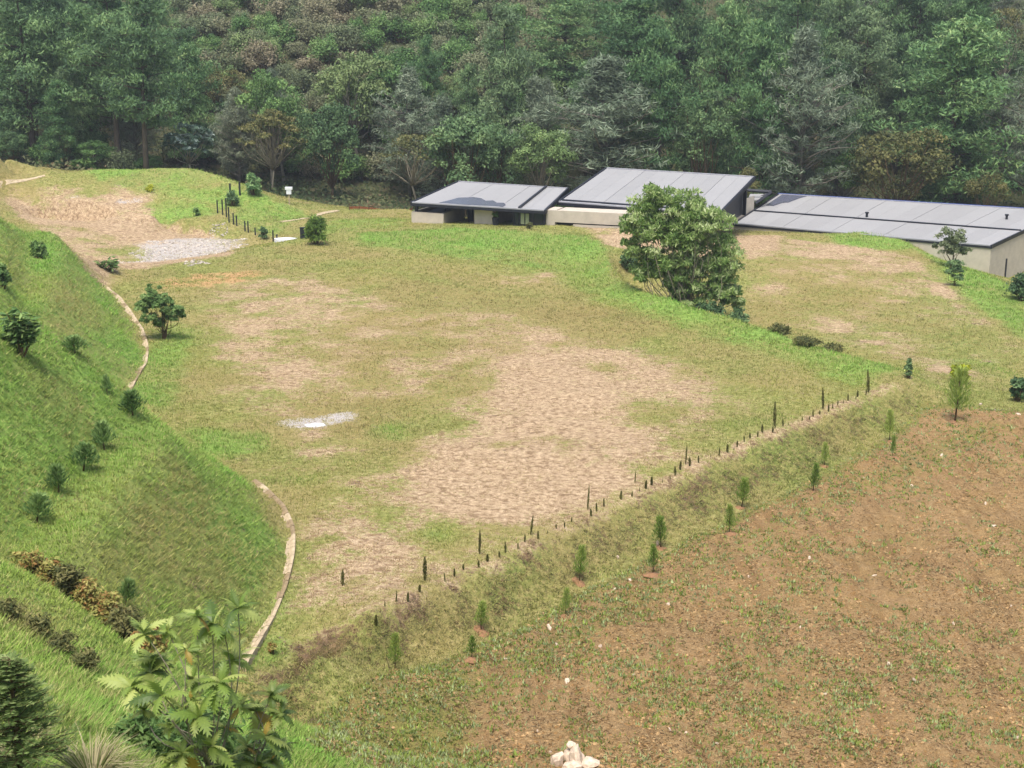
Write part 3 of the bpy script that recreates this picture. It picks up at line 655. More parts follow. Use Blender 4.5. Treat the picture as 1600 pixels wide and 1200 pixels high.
def umbrella_proto(seed, H, R, mat, bk, n=44, per=85, rad=1.2):
    r = np.random.default_rng(seed); tb = MB(); cl = []
    fork = np.array((r.normal() * .4, r.normal() * .4, H * .3)); tb.tube([(0, 0, -.4), fork * .6, fork], [H * .014, H * .012, H * .010], 7)
    for i in range(n):
        a = r.uniform(0, 6.28); q = math.sqrt(r.random()) * R; c = np.array((math.cos(a) * q, math.sin(a) * q, H * (.98 - .28 * (q / R) ** 2) - r.uniform(0, .12) * H)); s = rad * r.uniform(.6, 1.1)
        cl.append((c, (s, s, s * .45)))
        pts, rr = limb(fork, c - np.array((0, 0, .2)), H * .0055, .018, .05 * H, r, 6); pts[2:4] -= np.array((0, 0, .05 * H)) * .5; tb.tube(pts, rr, 4)
    return tb.mesh('trunk', bk, True), clump_crown('crown', mat, cl, per, .34, .2, seed, .6, .7, .0)
def wispy_proto(seed, H, R, mat, bk, whorls=24, per=26):
    """tall feathery tree: upswept pale branches with thin drooping sprays"""
    r = np.random.default_rng(seed); tb = MB(); cl = []
    tb.tube([(0, 0, -.4), (0, 0, H * .5), (r.normal() * .4, r.normal() * .4, H * .97)], [H * .014, H * .009, .03], 6)
    for t in np.linspace(.12, .97, whorls):
        L = R * (math.sin(min(1, t * 1.05 + .12) * math.pi) ** .6 * .95 + .12); k = r.integers(4, 7)
        for j in range(k):
            a = r.uniform(0, 6.28); Lj = L * r.uniform(.5, 1.15); c = np.array((0, 0, H * t)); tip = c + np.array((math.cos(a) * Lj, math.sin(a) * Lj, Lj * r.uniform(.25, .7)))
            pts, rr = limb(c, tip, .05 + .012 * Lj, .02, .07 * Lj, r, 5); tb.tube(pts, rr, 4)
            for f in (.4, .6, .8, 1.0):
                s = r.uniform(.5, .95); cl.append((c + (tip - c) * f + r.normal(size=3) * .3, (s, s, s * .8)))
    return tb.mesh('trunk', bk, True), clump_crown('crown', mat, cl, per, .62, .085, seed, .5, .25, .35)
def bush_proto(seed, H, R, mat, n=14, per=90, l=.36, w=.2, stem=True):
    n = int(n * 1.5)
    r = np.random.default_rng(seed); cl = []; tb = MB()
    for i in range(n):
        a = r.uniform(0, 6.28); q = math.sqrt(r.random()) * R * .75; h = H * (1 - .5 * (q / R) ** 2) * r.uniform(.2, .85); s = .42 * R * r.uniform(.6, 1.25)
        c = np.array((math.cos(a) * q, math.sin(a) * q, h)); cl.append((c, (s, s, min(s, H * .35))))
        tb.tube(limb((0, 0, -.2), c, .012 * H + .02, .012, .05 * H, r, 4)[0], np.linspace(.012 * H + .02, .012, 4), 4)
    return tb.mesh('stem', B_BROWN, True), clump_crown('foliage', mat, cl, per, l, w, seed, .6, .4, -.15, ragged=(.2, 1.45))

PROTO = {
 'pine': [pine_proto(11, 20, 4.4, .3, F_PINE, shape=.5, whorls=13, rad=1.35, per=95), pine_proto(12, 22, 4.8, .22, F_PINE, whorls=14, shape=.55, rad=1.4, per=95), pine_proto(13, 18, 4.0, .35, F_PINE, whorls=11, shape=.42, rad=1.35, per=95)],
 'bright_pine': [pine_proto(21, 19, 4.6, .08, F_PINEB, whorls=15, shape=.52, rad=1.4, per=100), pine_proto(22, 17, 4.2, .1, F_PINEB, whorls=13, shape=.45, rad=1.35, per=100)],
 'wispy': [wispy_proto(31, 17, 4.6, F_GREY, B_GREY), wispy_proto(32, 15, 4.0, F_GREY, B_GREY)],
 'broad': [broad_proto(41, 11, 4.2, F_BROAD, B_GREY), broad_proto(42, 9, 4.6, F_BROAD, B_GREY, .2)],
 'olive': [broad_proto(51, 9, 5.0, F_OLIVE, B_BROWN, .12, 60, 90, 1.4), broad_proto(52, 8, 3.6, F_OLIVE, B_BROWN, .2, 36, 80, 1.2)],
 'umbrella': [umbrella_proto(61, 11, 4.6, F_OLIVE, B_PALE), umbrella_proto(62, 10, 4.0, F_OLIVE, B_PALE, 26, 46)],
 'dark': [broad_proto(71, 9, 3.8, F_DARK, B_BROWN, .12), broad_proto(72, 13, 3.4, F_DARK, B_BROWN, .15, 50)],
 'silver': [broad_proto(81, 7, 3.2, F_SILVER, B_PALE, .35, 26, 30, 1.0, .6, .42, .5)],
 'scrub': [bush_proto(91, 4.2, 2.6, F_SCRUB, 16, 100, .3, .2), bush_proto(92, 3.2, 2.2, F_SCRUB, 14, 90, .3, .2), bush_proto(93, 4.8, 2.3, F_BROAD, 16, 100, .3, .2)],
}
SIZE = {'pine': [(20, 4.2), (22, 4.6), (18, 3.8)], 'bright_pine': [(19, 4.4), (17, 4.0)], 'wispy': [(17, 4.6), (15, 4.0)], 'broad': [(11.5, 5.2), (9.5, 5.6)], 'olive': [(9.5, 6), (8.5, 4.5)],
        'umbrella': [(11, 5.4), (10, 4.8)], 'dark': [(9.5, 4.8), (13.5, 4.4)], 'silver': [(7.3, 4)], 'scrub': [(4.2, 2.6), (3.2, 2.2), (4.8, 2.3)]}
NAME = {'pine': 'pine_tree', 'bright_pine': 'pine_tree', 'wispy': 'feathery_tree', 'broad': 'broadleaf_tree', 'olive': 'broadleaf_tree', 'umbrella': 'spreading_tree', 'dark': 'broadleaf_tree', 'silver': 'silver_leaf_tree', 'scrub': 'scrub_bush'}
def plant(kind, v, loc, sc, rz, label, group=None, cat='tree', sz=None):
    tr, cr = PROTO[kind][v]
    e = empty(NAME[kind], loc, label, cat, group, (0, 0, rz), (sc, sc, sz or sc))
    obj(tr.name.split('.')[0], tr, e); obj(cr.name.split('.')[0], cr, e); return e
taken = []
def hero(kind, v, px, top, d, wpx, label):      # a tree singled out in the photograph: crown middle, top, distance, crown width
    x = (px - 800) / F_ * d * 1.0; z = float(ground_z(x, d)); zt = D(px, top, d)[2]
    Ht, Rr = SIZE[kind][v]; s = wpx / 2 * d / F_ / Rr; taken.append((x, d, wpx / 2 * d / F_))
    return plant(kind, v, (x, d, z - .2), s, random.Random(px).uniform(0, 6.28), label, None, 'tree', max(.35 * s, (zt - z) / Ht))
hero('bright_pine', 0, 1478, 42, 207, 205, 'tall full green pine standing highest behind the right roof')
hero('olive', 0, 1400, 188, 201, 200, 'wide bronze green round crown rising right behind the right roof')
hero('wispy', 0, 1248, 50, 206, 165, 'big grey green feathery tree left of the tall green pine')
hero('wispy', 1, 945, 95, 206, 210, 'broadest grey green feathery tree directly behind the raised roof')
hero('wispy', 0, 640, 110, 212, 120, 'thin grey feathery tree above the left end of the house')
hero('bright_pine', 1, 1000, 5, 232, 150, 'bright green pine high above the raised roof')
hero('bright_pine', 0, 880, -15, 240, 130, 'bright green pine left of the grey feathery tree, near the top edge')
hero('broad', 0, 428, 102, 209, 110, 'round bright green crown above the bronze spreading tree')
hero('umbrella', 0, 425, 165, 203, 122, 'bronze flat crowned tree with bare pale branches near the fence')
hero('umbrella', 1, 655, 195, 202, 140, 'bronze flat crowned tree with pale branches beside the left roof')
hero('silver', 0, 300, 188, 204, 110, 'tree with large silvery white leaves behind the green mound')
hero('bright_pine', 1, 305, 75, 216, 90, 'pointed green pine above the silvery leaved tree')
hero('dark', 1, 1095, 130, 207, 110, 'dark blue green tree between the two grey feathery trees')
hero('pine', 1, 1335, 20, 222, 130, 'dark pine between the big feathery tree and the tall green pine')
hero('bright_pine', 1, 672, 62, 226, 56, 'yellow green upright tree in the middle of the wood')
hero('broad', 1, 560, 70, 224, 150, 'wide leafy crown left of the yellow green upright tree')
hero('pine', 0, 190, -20, 206, 150, 'tall dark pine behind the mound, second from the left edge')
hero('pine', 1, 60, -40, 208, 150, 'tall dark pine at the left edge behind the mound')
hero('dark', 0, 520, 150, 205, 120, 'dark green rounded tree between the two bronze spreading trees')
hero('dark', 0, 775, 180, 203, 110, 'dark green tree behind the middle of the left roof')
hero('olive', 1, 1540, 265, 198, 80, 'low bronze bush crown at the right edge behind the roof')
hero('olive', 1, 1165, 255, 200, 60, 'small bronze crown beside the steel frame of the house')
hero('umbrella', 1, 1545, -5, 236, 80, 'pale trunked thin crowned tree near the upper right corner')
hero('wispy', 1, 1150, 110, 235, 90, 'slim grey green tree high on the right hillside')
# the rest of the wood
rr = random.Random(5)
def species(px, py):
    if px < 300: return rr.choices(['pine', 'dark', 'wispy', 'bright_pine'], [6, 1.5, 1.2, 1])[0]
    if 300 <= px < 860 and py < 170: return rr.choices(['scrub', 'broad', 'olive', 'wispy', 'pine'], [9, 2, .8, .8, .6])[0]
    if px < 860: return rr.choices(['dark', 'broad', 'wispy', 'pine', 'olive'], [3, 3, 2, 1.5, .8])[0]
    if px < 1500: return rr.choices(['pine', 'bright_pine', 'dark', 'wispy', 'broad'], [5, 2.5, 3, 1.2, 1])[0]
    return rr.choices(['wispy', 'scrub', 'olive', 'dark'], [2, 3, 1, 1])[0]
GRP_OLD = {'pine': ('dark green pine standing among the trees of the wood', 'pines of the wood'), 'bright_pine': ('fresh green pine standing among the trees of the wood', 'fresh green pines of the wood'),
       'wispy': ('grey green feathery tree standing among the trees of the wood', 'feathery trees of the wood'), 'broad': ('leafy green broad crowned tree within the wood', 'leafy trees of the wood'),
       'olive': ('bronze tinted rounded tree within the wood', 'bronze trees of the wood'), 'dark': ('dark blue green rounded tree within the wood', 'dark rounded trees of the wood'),
       'scrub': ('low greyish bush on the open upper hillside', 'bushes on the upper hillside')}
made = []
def put(k, x, d, s, v=None):
    v = rr.randrange(len(PROTO[k])) if v is None else v
    made.append((k, 0 if d < 212 else 1 if d < 236 else 2, 800 + F_ * x / d, plant(k, v, (x, d, float(ground_z(x, d)) - .25), s, rr.uniform(0, 6.28), 'x', None, 'bush' if k == 'scrub' else 'tree', s * rr.uniform(.85, 1.2))))
for d0 in (201, 207, 214, 222, 231, 241, 252, 264, 277):
    step = 6.6 + (d0 - 200) * .03; half = .40 * d0; x = -half
    while x < half:
        x += step * rr.uniform(.55, 1.4); d = d0 + rr.uniform(-3, 3); px = 800 + F_ * x / d
        pyb = 30 + F_ * (CAMZ - float(ground_z(x, d)) - 6) / d
        k = species(px, pyb)
        if k == 'scrub': continue
        if d0 < 206 and k in ('pine', 'bright_pine') and px > 320: k = rr.choice(['dark', 'broad'])
        if k in ('pine', 'bright_pine', 'wispy') and d0 > 262: continue
        if d0 > 245 and px < 290: continue
        if any(math.hypot(x - a, d - b) < c * .62 or (abs(x - a) < c * .75 and b - 16 < d < b) for a, b, c in taken): continue
        if 535 < px < 640 and d < 204: continue
        put(k, x, d, rr.choice((rr.uniform(.7, .95), rr.uniform(.95, 1.45))))
nb = 0
for d0 in np.arange(219, 292, 4.6):             # bushes crowd the open upper hillside
    x = -.40 * d0
    while x < .40 * d0:
        x += rr.uniform(2.6, 5.4); px = 800 + F_ * x / d0; openh = (285 < px < 870) or px > 1500
        if not openh or nb > 280: continue
        if any(math.hypot(x - a, d0 - b) < c * .5 for a, b, c in taken): continue
        put('scrub', x, d0 + rr.uniform(-2, 2), rr.uniform(.7, 1.35)); nb += 1
x = -86.0
while x < 12:                                   # a fringe of bushes along the foot of the wood
    x += rr.uniform(2.2, 4.2); d = rr.uniform(199.5, 204); px = 800 + F_ * x / d
    if 540 < px < 640 or any(abs(x - a) < c * .8 and d < b + 1 for a, b, c in taken if b < 206): continue
    k = rr.choices(['scrub', 'dark', 'broad'], [5, 2, 2])[0]; put(k, x, d, rr.uniform(.7, 1.1) if k == 'scrub' else rr.uniform(.4, .6))
LOOK = {'pine': 'dark green pine', 'bright_pine': 'fresh green pine', 'wispy': 'grey green feathery tree', 'broad': 'leafy green broad crowned tree', 'olive': 'bronze tinted rounded tree', 'dark': 'dark blue green rounded tree', 'scrub': 'low greyish bush'}
WHERE = ('in the front rows of the wood', 'in the middle rows of the wood', 'high on the wooded hillside')
GROUPS = {'pine': 'dark pines of the wood', 'bright_pine': 'fresh green pines of the wood', 'wispy': 'feathery trees of the wood', 'broad': 'leafy trees of the wood', 'olive': 'bronze trees of the wood', 'dark': 'dark rounded trees of the wood', 'scrub': 'bushes on the upper hillside'}
def nth(i):
    i += 1; return f"{i}{'th' if 10 <= i % 100 <= 20 else {1: 'st', 2: 'nd', 3: 'rd'}.get(i % 10, 'th')}"
for k in LOOK:
    for row in range(3):
        for i, m in enumerate(sorted([m for m in made if m[0] == k and m[1] == row], key=lambda m: m[2])):
            tag(m[3], f'{LOOK[k]} {WHERE[row]}, {nth(i)} from the left', None, GROUPS[k])
print('forest trees', len(made), nb)
# undergrowth on the forest floor
def undergrowth():
    r = np.random.default_rng(3); V = []; Fq = []; Tn = []; n0 = 0; n = 70000
    d = r.uniform(197, 312, n); x = r.uniform(-.42, .42, n) * d; z = ground_z(x, d)
    h = 2.2 * vnoise(x, d, 3.0, 5) ** 1.5 * r.random(n); c = np.stack([x, d, z + h], 1)
    nn = nrm(r.normal(size=(n, 3)) * .6 + np.array((0, -.5, .8))); a = nrm(np.cross(nn, rdir(r, n)))
    tint = np.clip(vnoise(x, d, 4, 8) * .7 + r.random(n) * .4 - .05, 0, 1)
    v, f, t = leaves(c, a, nn, r.uniform(.35, .8, n), r.uniform(.2, .45, n), tint, .1)
    return mesh_np('undergrowth', v, f, foliage('undergrowth_leaves', [(0, (36, 54, 34)), (.45, (66, 82, 50)), (.8, (104, 108, 72)), (1, (132, 112, 88))]), {'tint': t})
tag(obj('undergrowth', undergrowth()), 'dense low undergrowth covering the floor of the wood', 'undergrowth', None, 'stuff')
# ------------------------------------------------------------------ drains and paths of concrete pieces
M_CONC = simple('weathered_concrete', (176, 158, 130), .92, .25, 2.5, .6)
M_CONCD = simple('silted_drain_bed', (138, 120, 92), .95, .22, 3, .5)
def resample(P, step):
    P = np.asarray(P)[:, :2]; s = np.concatenate([[0], np.cumsum(np.linalg.norm(np.diff(P, axis=0), axis=1))])
    # smooth a little so that the curve bends evenly
    t = np.arange(0, s[-1], step / 4); Q = np.stack([np.interp(t, s, P[:, i]) for i in (0, 1)], 1)
    for _ in range(12): Q[1:-1] = .5 * Q[1:-1] + .25 * (Q[:-2] + Q[2:])
    return Q[::4]
def drain(name, line, width, step, label=None, off=0.0):
    P = resample(line, step); root = tag(empty(name, gpt(*P[0]), None, None), kind='structure'); L0 = np.array(root.location)
    t = nrm(np.gradient(P, axis=0)); n = np.stack([-t[:, 1], t[:, 0]], 1); r = random.Random(len(P)); w = width / 2
    P = P + n * off
    for i in range(len(P) - 1):
        a, b = P[i], P[i + 1] - t[i] * .05; mb = MB(); dz = r.uniform(-.02, .02)
        za, zb = float(ground_z(*P[i])) + .02 + dz, float(ground_z(*P[i + 1])) + .02 + dz
        prof = [(-w, .045), (-w + .12, .045), (-w * .5, -.05), (w * .5, -.05), (w - .12, .045), (w, .045), (w, -.35), (-w, -.35)]
        A_ = [np.array((*(a + n[i] * q * r.uniform(.97, 1.03)), za + h)) for q, h in prof]; B_ = [np.array((*(b + n[i + 1] * q), zb + h)) for q, h in prof]
        k = len(prof); mb.add([p - L0 for p in A_ + B_], [(j, (j + 1) % k, k + (j + 1) % k, k + j) for j in range(k)] + [tuple(range(k))[::-1], tuple(range(k, 2 * k))])
        mb.build('channel_segment', M_CONC if r.random() < .7 else M_CONCD, root)
    return root
drain('drain_channel', toe_near, .95, .95); drain('drain_channel', toe_far, .95, 1.3)
def strip(name, pts, w, mat, lift=.05):
    P = resample([T(*p, 130) for p in pts], 1.0); t = nrm(np.gradient(P, axis=0)); n = np.stack([-t[:, 1], t[:, 0]], 1); mb = MB()
    for i in range(len(P) - 1):
        R = [P[i] - n[i] * w / 2, P[i + 1] - n[i + 1] * w / 2, P[i + 1] + n[i + 1] * w / 2, P[i] + n[i] * w / 2]
        top = [np.array((*q, float(ground_z(*q)) + lift)) for q in R]; mb.prism([q - np.array((0, 0, .4)) for q in top], top)
    return tag(mb.build(name, mat), kind='structure')
strip('path', [(0, 293), (30, 285), (55, 278), (76, 273)], .45, M_CONC, .05)
strip('path', [(440, 347), (470, 343), (505, 334), (530, 329)], .6, M_CONC, .06)

# ------------------------------------------------------------------ grass (uncountable)
def grass_mat():
    m = N('grass_blades', .15); c = m.attr('col', True); return m.leafy(c, .75, .3)
M_GRASS = grass_mat()
def blades(P, h, w, lean, col, per, r, spread):
    """tufts at P -> triangles"""
    n = len(P); c = np.repeat(P, per, 0); k = len(c); c[:, :2] += r.normal(size=(k, 2)) * np.repeat(spread, per)[:, None]
    a = r.uniform(0, 6.283, k); d = np.stack([np.cos(a), np.sin(a), np.zeros(k)], 1); s = np.stack([-d[:, 1], d[:, 0], d[:, 2]], 1)
    hh = np.repeat(h, per) * r.uniform(.6, 1.25, k); ww = np.repeat(w, per)
    tip = c + d * (hh * r.uniform(.25, .95, k))[:, None] + np.repeat(lean, per, 0) * hh[:, None]; tip[:, 2] += hh * .8
    c2 = c.copy(); c2[:, 2] -= .03
    V = np.stack([c2 - s * ww[:, None] / 2, c2 + s * ww[:, None] / 2, tip], 1).reshape(-1, 3)
    K = np.repeat(np.clip(np.repeat(col, per, 0) * r.uniform(.66, 1.34, (k, 1)), 0, 1), 3, 0)
    return V, np.arange(k * 3).reshape(-1, 3), K
def scatter(n, seed, ymin, ymax, test):
    r = np.random.default_rng(seed); y = np.exp(r.uniform(math.log(ymin), math.log(ymax), n)); x = r.uniform(-.44, .44, n) * y
    z = ground_z(x, y); ok = test(x, y, z, r); return np.stack([x, y, z], 1)[ok], r
def onfield(x, y): return samp(FIELD, x, y) > .5
GRN, OLV, STW, YEL = np.array(lin((120, 162, 68))), np.array(lin((134, 137, 74))), np.array(lin((186, 168, 122))), np.array(lin((158, 158, 82)))
BRN = np.array(lin((136, 112, 76)))
def grass_mesh():
    def test(x, y, z, r):
        s = np.maximum(samp(SOIL, x, y) * 1.1, samp(WHITE, x, y) * 1.1); s = s + .7 * (vnoise(x, y, 2.2, 21) - .5) * (s > .05)
        px, py, f = project(np.stack([x, y, z], 1))
        return (r.random(len(x)) > s * .78) & ~onfield(x, y) & (px > -200) & (px < 1800) & (py < 1380) & (y < 197)
    P, r = scatter(330000, 5, 22, 196, test); n = len(P); x, y, z = P.T
    lush = np.clip(samp(LUSH, x, y) + .8 * (vnoise(x, y, 1.8, 31) - .5) + .3 * (vnoise(x, y, 9, 32) - .5), 0, 1)[:, None]
    dry = np.clip(samp(DRY, x, y) + .9 * (vnoise(x, y, 1.5, 33) - .5), 0, 1)[:, None]; soil = np.clip(samp(SOIL, x, y) * 1.3, 0, 1)[:, None]
    yel = np.clip((vnoise(x, y, 7, 34) - .45) * 3, 0, 1)[:, None]
    c = OLV * (1 - yel * .6) + YEL * yel * .6; c = c * (1 - lush) + (GRN * (1 - .35 * yel) + YEL * .35 * yel) * lush
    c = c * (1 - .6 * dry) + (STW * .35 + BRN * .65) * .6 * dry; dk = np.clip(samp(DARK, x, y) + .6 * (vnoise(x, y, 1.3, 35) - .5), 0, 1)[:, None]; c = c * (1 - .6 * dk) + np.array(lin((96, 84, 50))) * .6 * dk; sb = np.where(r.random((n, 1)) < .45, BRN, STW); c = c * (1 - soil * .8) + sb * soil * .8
    pick = (r.random((n, 1)) < np.where(y < 37, .3, .13)[:, None]); c = np.where(pick, c * .45 + STW * .55, c)
    c *= r.uniform(.75, 1.2, (n, 1))
    gx_, gy_ = samp(gradx, x, y), samp(grady, x, y); sl = np.sqrt(gx_ ** 2 + gy_ ** 2)
    lean = -np.stack([gx_, gy_, sl * 0], 1) * .45; lean[:, 2] -= np.clip(sl, 0, .6) * .5
    h = (.09 + .10 * lush[:, 0]) * (1 - .5 * soil[:, 0]) + .07 * np.clip(sl, 0, .8) + .05 * r.random(n) + .12 * (y < 37) * (x < 4); k = np.sqrt(np.clip(y / 70, .35, 3))
    V, Fq, K = blades(P, h * np.clip(k, .7, 1.4), .035 * k + .01, lean, c, 4, r, .10 * k)
    return mesh_np('grass', V, Fq, M_GRASS, {'col': K})
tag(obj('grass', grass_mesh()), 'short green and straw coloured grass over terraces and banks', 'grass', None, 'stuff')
def field_cover():
    def test(x, y, z, r):
        px, py, f = project(np.stack([x, y, z], 1)); return onfield(x, y) & (px > -200) & (px < 1850) & (py < 1400)
    P, r = scatter(420000, 8, 36, 100, test); P[:, 2] += relief(P[:, 0], P[:, 1]); n = len(P); x, y, z = P.T; e = samp(EDGE, x, y)
    # straw litter and dry stalks lying on the soil
    sel = r.random(n) < .62 * np.clip(vnoise(x, y, 2.5, 41) * .7 + vnoise(x * 1.4, y * .35, .9, 44) * .8 - .48, 0, 1); Q = P[sel]; k = len(Q); a = r.uniform(0, 6.283, k)
    ax = np.stack([np.cos(a), np.sin(a), r.normal(size=k) * .12], 1); nn = nrm(np.stack([r.normal(size=k) * .25, r.normal(size=k) * .25, np.ones(k)], 1)); Q = Q + np.array((0, 0, .03))
    v1, f1, _ = leaves(Q, ax, nn, r.uniform(.08, .30, k), r.uniform(.02, .05, k), np.zeros(k)); tone = np.where(r.random((k, 1)) < .5, np.array(lin((172, 148, 108))), np.array(lin((104, 82, 54)))) * r.uniform(.7, 1.15, (k, 1))
    tag(obj('straw_litter', mesh_np('straw_litter', v1, f1, M_GRASS, {'col': np.repeat(tone, 4, 0)})), 'dry straw and stalks strewn over the tilled field', 'straw', None, 'stuff')
    # weeds
    wv = np.clip((vnoise(x, y, 5, 42) * .6 + vnoise(x, y, 1.3, 43) * .9) * 1.2 - .35 + e * .9, 0, 1); sel = r.random(n) < .26 * wv ** 1.6; Q = P[sel]; k = len(Q)
    col = np.where(r.random((k, 1)) < .55, np.array(lin((126, 142, 66))), np.array(lin((146, 158, 108)))) * r.uniform(.7, 1.25, (k, 1))
    s = r.uniform(.06, .17, k); V, Fq, K = blades(Q, s, s * .55, np.zeros((k, 3)), col, 5, r, s * .5)
    tag(obj('weeds', mesh_np('weeds', V, Fq, M_GRASS, {'col': K})), 'small green weeds sprouting all over the tilled field', 'weeds', None, 'stuff')
    # clods of soil
    sel = r.random(n) < .22 * np.clip(vnoise(x, y, 1.7, 45) * 1.6 - .5, 0, 1); Q = P[sel]; k = len(Q); O = np.array([(1, 0, 0), (0, 1, 0), (-1, 0, 0), (0, -1, 0), (0, 0, 1)], float)
    s = (r.uniform(.02, .09, k))[:, None, None]; V = Q[:, None, :] + O[None] * s * r.uniform(.6, 1.4, (k, 5, 1)) * np.array((1, 1, .65)); b = (np.arange(k) * 5)[:, None, None]
    Fq = (np.array([(0, 1, 4), (1, 2, 4), (2, 3, 4), (3, 0, 4)])[None] + b).reshape(-1, 3)
    tone = np.where(r.random((k, 1)) < .6, np.array(lin((138, 108, 70))), np.array(lin((168, 138, 98)))) * r.uniform(.75, 1.15, (k, 1))
    m = N('clod_soil', .1); mat = m.done(m.attr('col', True), .95)
    tag(obj('soil_clods', mesh_np('soil_clods', V.reshape(-1, 3), Fq, mat, {'col': np.repeat(tone, 5, 0)})), 'crumbly brown clods covering the tilled field', 'clods', None, 'stuff')
field_cover()

# ------------------------------------------------------------------ young trees and shrubs
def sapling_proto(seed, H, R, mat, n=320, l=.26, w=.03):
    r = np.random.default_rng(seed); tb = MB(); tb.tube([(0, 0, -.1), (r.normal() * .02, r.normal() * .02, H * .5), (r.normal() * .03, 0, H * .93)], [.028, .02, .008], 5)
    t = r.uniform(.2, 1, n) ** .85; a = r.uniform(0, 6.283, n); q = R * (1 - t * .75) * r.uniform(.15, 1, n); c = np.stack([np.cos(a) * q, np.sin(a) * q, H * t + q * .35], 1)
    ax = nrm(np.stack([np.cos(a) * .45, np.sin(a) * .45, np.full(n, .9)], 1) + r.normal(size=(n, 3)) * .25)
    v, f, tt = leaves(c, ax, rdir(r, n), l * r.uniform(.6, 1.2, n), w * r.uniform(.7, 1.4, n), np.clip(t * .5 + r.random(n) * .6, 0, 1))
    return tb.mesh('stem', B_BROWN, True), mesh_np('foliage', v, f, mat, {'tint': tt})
def cypress_proto(seed, H, R, mat):
    r = np.random.default_rng(seed); n = 260; tb = MB(); tb.tube([(0, 0, -.1), (0, 0, H * .9)], [.025, .008], 5)
    t = r.uniform(.08, 1, n); a = r.uniform(0, 6.283, n); q = R * np.sin(np.clip(t * .9 + .12, 0, 1) * math.pi) ** .7 * r.uniform(.3, 1, n); c = np.stack([np.cos(a) * q, np.sin(a) * q, H * t], 1)
    v, f, tt = leaves(c, np.stack([np.cos(a) * .2, np.sin(a) * .2, np.ones(n)], 1) + r.normal(size=(n, 3)) * .15, np.stack([np.cos(a), np.sin(a), a * 0], 1), r.uniform(.1, .22, n), r.uniform(.03, .06, n), r.random(n))
    return tb.mesh('stem', B_BROWN, True), mesh_np('foliage', v, f, mat, {'tint': tt})
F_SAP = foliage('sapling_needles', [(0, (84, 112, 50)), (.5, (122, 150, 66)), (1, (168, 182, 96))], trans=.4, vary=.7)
F_CYP = foliage('cypress_sprays', [(0, (78, 80, 47)), (.5, (107, 109, 62)), (1, (141, 138, 85))])
F_BUSH = foliage('deep_green_leaves', [(0, (60, 85, 48)), (.5, (95, 126, 69)), (1, (143, 167, 101))])
F_MID = foliage('mid_green_leaves', [(0, (54, 80, 40)), (.5, (88, 118, 60)), (1, (128, 150, 88))])
F_YEL = foliage('yellow_green_leaves', [(0, (112, 124, 30)), (.5, (160, 168, 40)), (1, (196, 196, 70))])
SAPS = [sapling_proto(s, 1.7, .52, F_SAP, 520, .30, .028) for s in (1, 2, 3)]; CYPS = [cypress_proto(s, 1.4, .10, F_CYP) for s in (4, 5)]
def stand(name, protos, i, p, H, Hp, label, group, cat, rz=None, wide=1.0):
    tr, cr = protos[i % len(protos)]; s = H / Hp
    q = random.Random(i * 7 + len(name)); k1 = q.uniform(.75, 1.25)
    e = empty(name, tuple(p), label, cat, group, (q.uniform(-.09, .09), q.uniform(-.09, .09), rz if rz is not None else i * 2.4), (s * wide * k1, s * wide * k1 * q.uniform(.8, 1.2), s))
    obj(tr.name.split('.')[0], tr, e); obj(cr.name.split('.')[0], cr, e); return e
ORD = ['first', 'second', 'third', 'fourth', 'fifth', 'sixth', 'seventh', 'eighth', 'ninth', 'tenth', 'eleventh', 'twelfth', 'thirteenth', 'fourteenth', 'fifteenth', 'sixteenth']
def height_at(p, px_h): return px_h * p[1] / F_ / .97
sap_px = [(617, 1048, 68), (737, 1030, 40), (752, 990, 52), (883, 964, 48), (905, 910, 62), (1020, 898, 52), (1033, 858, 56), (1140, 835, 50), (1158, 795, 52), (1270, 770, 48), (1288, 730, 40), (1394, 715, 36), (1390, 690, 52), (1492, 660, 88)]
for i, (px, py, h) in enumerate(sap_px):
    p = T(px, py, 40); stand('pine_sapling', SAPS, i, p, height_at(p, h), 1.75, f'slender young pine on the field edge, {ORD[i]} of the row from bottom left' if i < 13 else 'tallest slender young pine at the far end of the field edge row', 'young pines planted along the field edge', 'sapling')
    t = MB(); r = random.Random(i); ring = [(.42 * math.cos(a) * r.uniform(.7, 1.2), .42 * math.sin(a) * r.uniform(.7, 1.2), 0) for a in np.linspace(0, 6.283, 10)[:-1]]
    mm = MB(); n = len(ring); mm.add([(p[0] + x, p[1] + y, float(ground_z(p[0] + x, p[1] + y)) - .04) for x, y, _ in ring] + [(p[0], p[1], p[2] + .09)], [(k, (k + 1) % n, n) for k in range(n)])
    if i == 0: M_PIT = simple('dug_earth', (136, 102, 72), .95, .25, 6, .6)
    tag(mm.build('soil_mound', M_PIT), f'little heap of dug earth round the {ORD[i]} young pine from bottom left', 'soil mound', 'dug earth round the young pines')
cyp_px = [(535, 916, 28), (664, 908, 44), (749, 868, 42), (829, 836, 34), (918, 798, 40), (992, 756, 20), (1071, 727, 32), (1210, 666, 40), (1286, 640, 36), (1357, 614, 38)]
for i, (px, py, h) in enumerate(cyp_px):
    p = T(px, py, 40); stand('cypress_sapling', CYPS, i, p, height_at(p, h), 1.45, f'thin dark cypress sapling in the hedge row, {ORD[i]} from bottom left', 'thin cypress saplings in the hedge row', 'sapling', wide=1.0 if i else 1.6)
